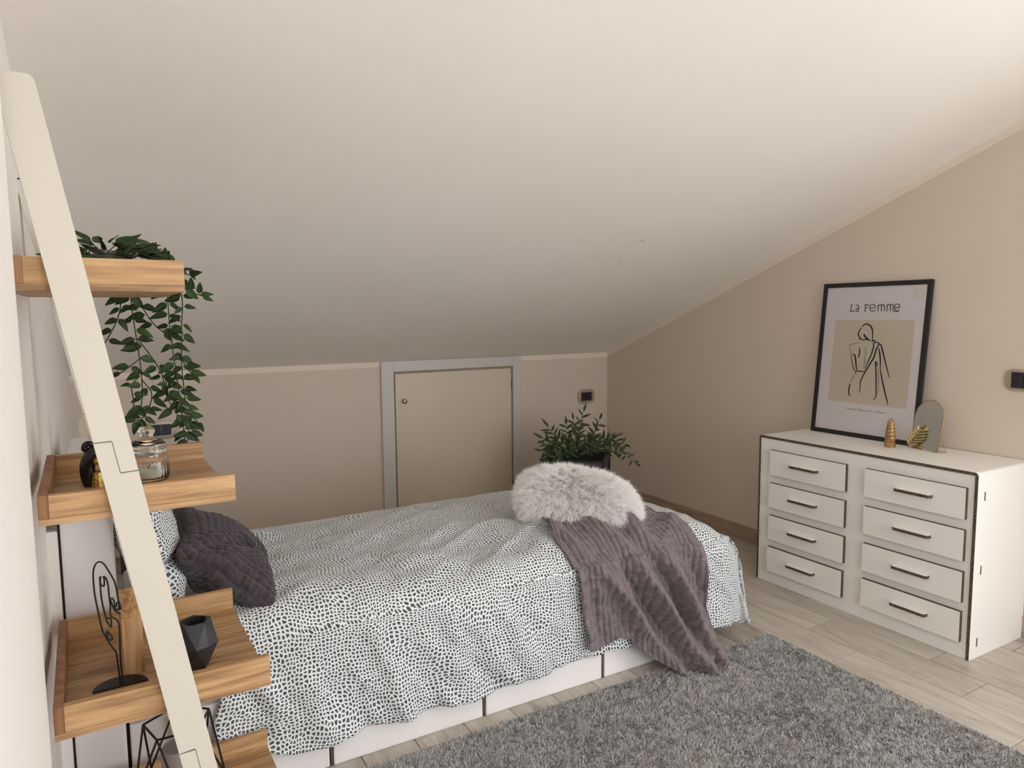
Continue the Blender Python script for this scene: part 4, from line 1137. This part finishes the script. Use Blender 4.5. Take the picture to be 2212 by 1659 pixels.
m = MB(); m.prism([(.471 - PW / 2 + .0225 * math.cos(R(a)), .664 + .0225 * math.sin(R(a))) for a in range(0, 360, 12)], lambda a, b, d: (a, d, b), .0062, .0054); sl_ = m.build('seal', M_seal, paper)
m = MB()
for pts in ([(.462, .678), (.470, .674), (.478, .679)], [(.461, .668), (.464, .656), (.472, .650)], [(.474, .667), (.479, .667)], [(.468, .661), (.473, .660)], [(.460, .676), (.457, .664)]): ribbon(m, pts, .0012, .0050, True, 4)
m.tube([(.471 - PW / 2 + .0205 * math.cos(R(a)), .0054, .664 + .0205 * math.sin(R(a))) for a in range(0, 360, 12)], .0006, 6, closed=True)
m.build('seal_relief', plain('seal_relief', srgb(214, 205, 192), .5), paper)
def pane_mat():
    t = NT('picture_glazing'); o = t.n['Material Output']
    tr = t.add('ShaderNodeBsdfTransparent'); gl = t.add('ShaderNodeBsdfGlossy', inp={'Roughness': .06}); mx = t.add('ShaderNodeMixShader')
    lw = t.add('ShaderNodeFresnel', inp={'IOR': 1.35}); t.link(lw.outputs[0], mx.inputs[0]); t.link(tr.outputs[0], mx.inputs[1]); t.link(gl.outputs[0], mx.inputs[2]); t.link(mx.outputs[0], o.inputs['Surface'])
    return t.m
m = MB(); m.raw([(-PW / 2 + FW, .0035, FW), (PW / 2 - FW, .0035, FW), (PW / 2 - FW, .0035, PH - FW), (-PW / 2 + FW, .0035, PH - FW)], [(0, 1, 2, 3)]); m.build('glazing', pane_mat(), ps)

# ------------------------------------------------------------------ gold candle, mirror, gold leaf on the dresser
gc = thing('gold_candle', 'gold shell-ridged cone candle in front of the poster', 'candle', (2.935, 1.822, DH), R(-105))
M_goldc = gold_mat('gold_wax', srgb(192, 156, 112), .45, 30, .1)
m = MB(); lev = [(.0, .0245), (.012, .025), (.022, .0235), (.034, .0235), (.050, .0225), (.066, .0205), (.082, .0185), (.096, .016), (.108, .0125), (.118, .008), (.127, .0015)]
prof = []
for i, (z, r) in enumerate(lev):
    prof.append((r, z))
    if 0 < i < len(lev) - 2: prof += [(r * 1.07, z + .003), (r * .90, z + .0055)]
m.lathe(prof, 28, sx=1, sy=.78); m.build('wax', M_goldc, gc, True, angle=70)
for i, (z, r) in enumerate(lev[1:-2]):
    m = MB(); m.lathe([(.001, -.006), (.006, -.005), (.0085, 0), (.006, .005), (.001, .006)], 12, (0, -r * .68, z + .006), sx=1.25 * r / .022, sy=.7); m.build('ridge', M_goldc, gc, True, angle=70)
m = MB(); m.tube([(0, 0, .126), (.001, 0, .133), (.004, 0, .137)], .0007, 6); m.build('wick', M_wax, gc)

mr = thing('arched_mirror', 'small arched tabletop mirror with thin gold rim on the dresser', 'mirror', (2.981, 1.7075, DH))
mr.rotation_euler = (R(-11), 0, R(-104.5))
MW, MHt = .143, .214
def arch(w, h, n=24):
    r = w / 2; return [(-r, 0), (r, 0)] + [(r * math.cos(math.pi * k / n), h - r + r * math.sin(math.pi * k / n)) for k in range(n + 1)]
t = NT('silver_mirror'); v = t.coord(); n = t.noise(v, 4, 2); rr = t.ramp(n.outputs['Fac'], [(0, (.80, .84, .80, 1)), (1, (.82, .86, .82, 1))]); t.link(rr.outputs['Color'], t.b.inputs['Base Color']); t.set(Metallic=1.0, Roughness=.03); M_mirror = t.m
m = MB(); m.prism(arch(MW - .004, MHt - .002), lambda a, b, d: (a, d, b + .001), .0005, .004); m.build('mirror_glass', M_mirror, mr)
A = arch(MW, MHt); m = MB(); m.tube([(a, .002, b) for a, b in A], .0022, 8, closed=True); m.build('rim', M_gold, mr, True, angle=80)
m = MB(); m.tube([(MW / 2 - .004, .004, .075), (MW / 2 + .002, .046, .0102), (MW / 2 - .03, .046, .0102), (-MW / 2 + .03, .046, .0102), (-MW / 2 - .002, .046, .0102), (-MW / 2 + .004, .004, .075)], .0011, 6)
m.tube([(MW / 2, .003, .001), (MW / 2 + .002, .046, .0102)], .0011, 6); m.build('wire_stand', M_gold, mr)

M_paleg = gold_mat('pale_gold_resin', srgb(212, 190, 146), .45); M_paleg.node_tree.nodes['Principled BSDF'].inputs['Metallic'].default_value = .45
gl = thing('gold_leaf_ornament', 'gold monstera leaf ornament propped against the arched mirror', 'ornament', (2.981, 1.7075, DH))
gl.rotation_euler = (R(-11), 0, R(-104.5))
def gold_leaf():
    base = np.array([-.070, .004]); tip = np.array([-.018, .092]); ax = tip - base; Lx = np.linalg.norm(ax); ax /= Lx; sd = np.array([ax[1], -ax[0]])
    m = MB(); m.tube([(*(base + ax * Lx * t)[[0]], -.006 - .006 * math.sin(math.pi * t), (base + ax * Lx * t)[1]) for t in np.linspace(0, 1, 9)], .0016, 8); m.build('midrib', M_paleg, gl, True)
    for s in (1, -1):
        for k in range(6):
            t = .12 + .145 * k; wl = (.050 if s > 0 else .030) * math.sin(math.pi * (.22 + .68 * (k + .5) / 6)) ** .8
            p0 = base + ax * Lx * t; dr_ = sd * s * .86 + ax * .50
            poly = []; n = 8
            m = MB(); v = []
            for i in range(n):
                q = i / (n - 1); c = p0 + dr_ * wl * q + ax * .010 * q * q; hw = .0072 * (1 - .25 * q) * (math.sqrt(max(0, 1 - (max(0, q - .7) / .3) ** 2)) if q > .7 else 1)
                yy = -.006 - .010 * math.sin(math.pi * min(1, q * .8 + .1))
                for e, lift in ((-1, .002), (0, -.0025), (1, .002)):
                    pp = c + ax * hw * e; v.append((pp[0], yy + lift, pp[1]))
            f = grid_faces(n, 3)
            m.raw(v, f); o = m.build('lobe', M_paleg, gl, True, angle=80)
            md = o.modifiers.new('thick', 'SOLIDIFY'); md.thickness = .0012
gold_leaf()

# ------------------------------------------------------------------ corner plant
M_felt = plain('charcoal_felt', srgb(78, 72, 74), .95, .12, 90, .5, 300)
PC = Vector((2.40, 3.42, 0))
cp = thing('potted_plant', 'leafy green plant in charcoal felt planter in the room corner', 'plant', PC, R(-43))
PHt = .462; PWd = .175
for a, b in (((-PWd, -PWd, .05), (PWd, -PWd + .008, PHt)), ((-PWd, PWd - .008, .05), (PWd, PWd, PHt)), ((-PWd, -PWd + .008, .05), (-PWd + .008, PWd - .008, PHt)), ((PWd - .008, -PWd + .008, .05), (PWd, PWd - .008, PHt))):
    box('felt_side', a, b, M_felt, cp, .003)
box('felt_base', (-PWd, -PWd, .04), (PWd, PWd, .05), M_felt, cp, .002)
box('soil', (-PWd + .008, -PWd + .008, .30), (PWd - .008, PWd - .008, .38), M_soil, cp, 0)
E_ = PWd + .006
for sx_ in (-1, 1):
    for sy_ in (-1, 1):
        m = MB(); m.tube([(sx_ * E_, sy_ * E_, 0), (sx_ * E_, sy_ * E_, PHt + .006)], .005, 8); m.build('stand_leg', M_wire, cp)
for a, b in (((-1, -1), (1, -1)), ((1, -1), (1, 1)), ((1, 1), (-1, 1)), ((-1, 1), (-1, -1))):
    m = MB(); m.tube([(a[0] * E_, a[1] * E_, PHt + .004), (b[0] * E_, b[1] * E_, PHt + .004)], .004, 8); m.build('stand_bar', M_wire, cp)
    m = MB(); m.tube([(a[0] * E_, a[1] * E_, .044), (b[0] * E_, b[1] * E_, .044)], .004, 8); m.build('stand_bar', M_wire, cp)
    m = MB(); m.tube([(a[0] * E_, a[1] * E_, .06), (b[0] * E_, b[1] * E_, PHt - .02)], .003, 8); m.build('stand_brace', M_wire, cp)
LEAF2 = [leaf_mesh('leaf', .24, M_leaf2, c, .35, 7, .8) for c in (.12, .25, .0)]
def corner_leaves():
    rnd = random.Random(33)
    inv = Matrix.Rotation(R(43), 4, 'Z')
    loc = lambda p: (inv @ (Vector(p) - PC).to_4d()).to_3d() if False else inv @ (Vector(p) - PC)
    tips = [(2.449, .721), (2.352, .685), (2.292, .664), (2.248, .634), (2.143, .519), (2.159, .561), (2.60, .655), (2.66, .56), (2.801, .479), (2.92, .34), (2.40, .62), (2.50, .60), (2.33, .58), (2.21, .57), (2.27, .54), (2.56, .56), (2.72, .46), (2.45, .56), (2.38, .53), (2.17, .50), (2.62, .50)]
    for i, (tx, tz) in enumerate(tips):
        ty = 3.40 + rnd.uniform(-.10, .10)
        b0 = Vector((PC.x + (tx - PC.x) * .22 + rnd.uniform(-.03, .03), PC.y + rnd.uniform(-.06, .06), .37))
        tp = Vector((tx, ty, tz))
        mid = (b0 + tp) / 2 + Vector((0, 0, .10 if tx > 2.7 else .04)) + Vector((rnd.uniform(-.02, .02), rnd.uniform(-.03, .03), 0))
        P = [Vector(p) for p in catmull([b0, mid, tp], 10)]
        m = MB(); m.tube([loc(p) for p in P], [.0028 - .0018 * j / len(P) for j in range(len(P))], 6); m.build('stem', M_stem, cp, True)
        nl = 9 if tx < 2.7 else 13
        for j in range(nl):
            t = .30 + .68 * (j + .5) / nl; q = P[int(t * (len(P) - 1))]; tn = (P[min(len(P) - 1, int(t * (len(P) - 1)) + 1)] - P[max(0, int(t * (len(P) - 1)) - 1)]).normalized()
            sgn = 1 if j % 2 else -1
            side = tn.cross(Vector((-.58, -.82, 0))).normalized() * sgn
            d = side * rnd.uniform(.6, 1) + tn * rnd.uniform(.35, .9) + Vector((rnd.uniform(-.3, .3), rnd.uniform(-.4, .3), rnd.uniform(-.2, .15)))
            put_leaf(cp, LEAF2, loc(q), inv.to_3x3() @ d.normalized(), inv.to_3x3() @ Vector((rnd.uniform(-.9, .1), -1, rnd.uniform(.1, .9))), rnd.uniform(.045, .072), rnd)
        put_leaf(cp, LEAF2, loc(P[-1]), inv.to_3x3() @ (P[-1] - P[-3]).normalized(), inv.to_3x3() @ Vector((-.5, -1, .4)), rnd.uniform(.05, .07), rnd)
corner_leaves()
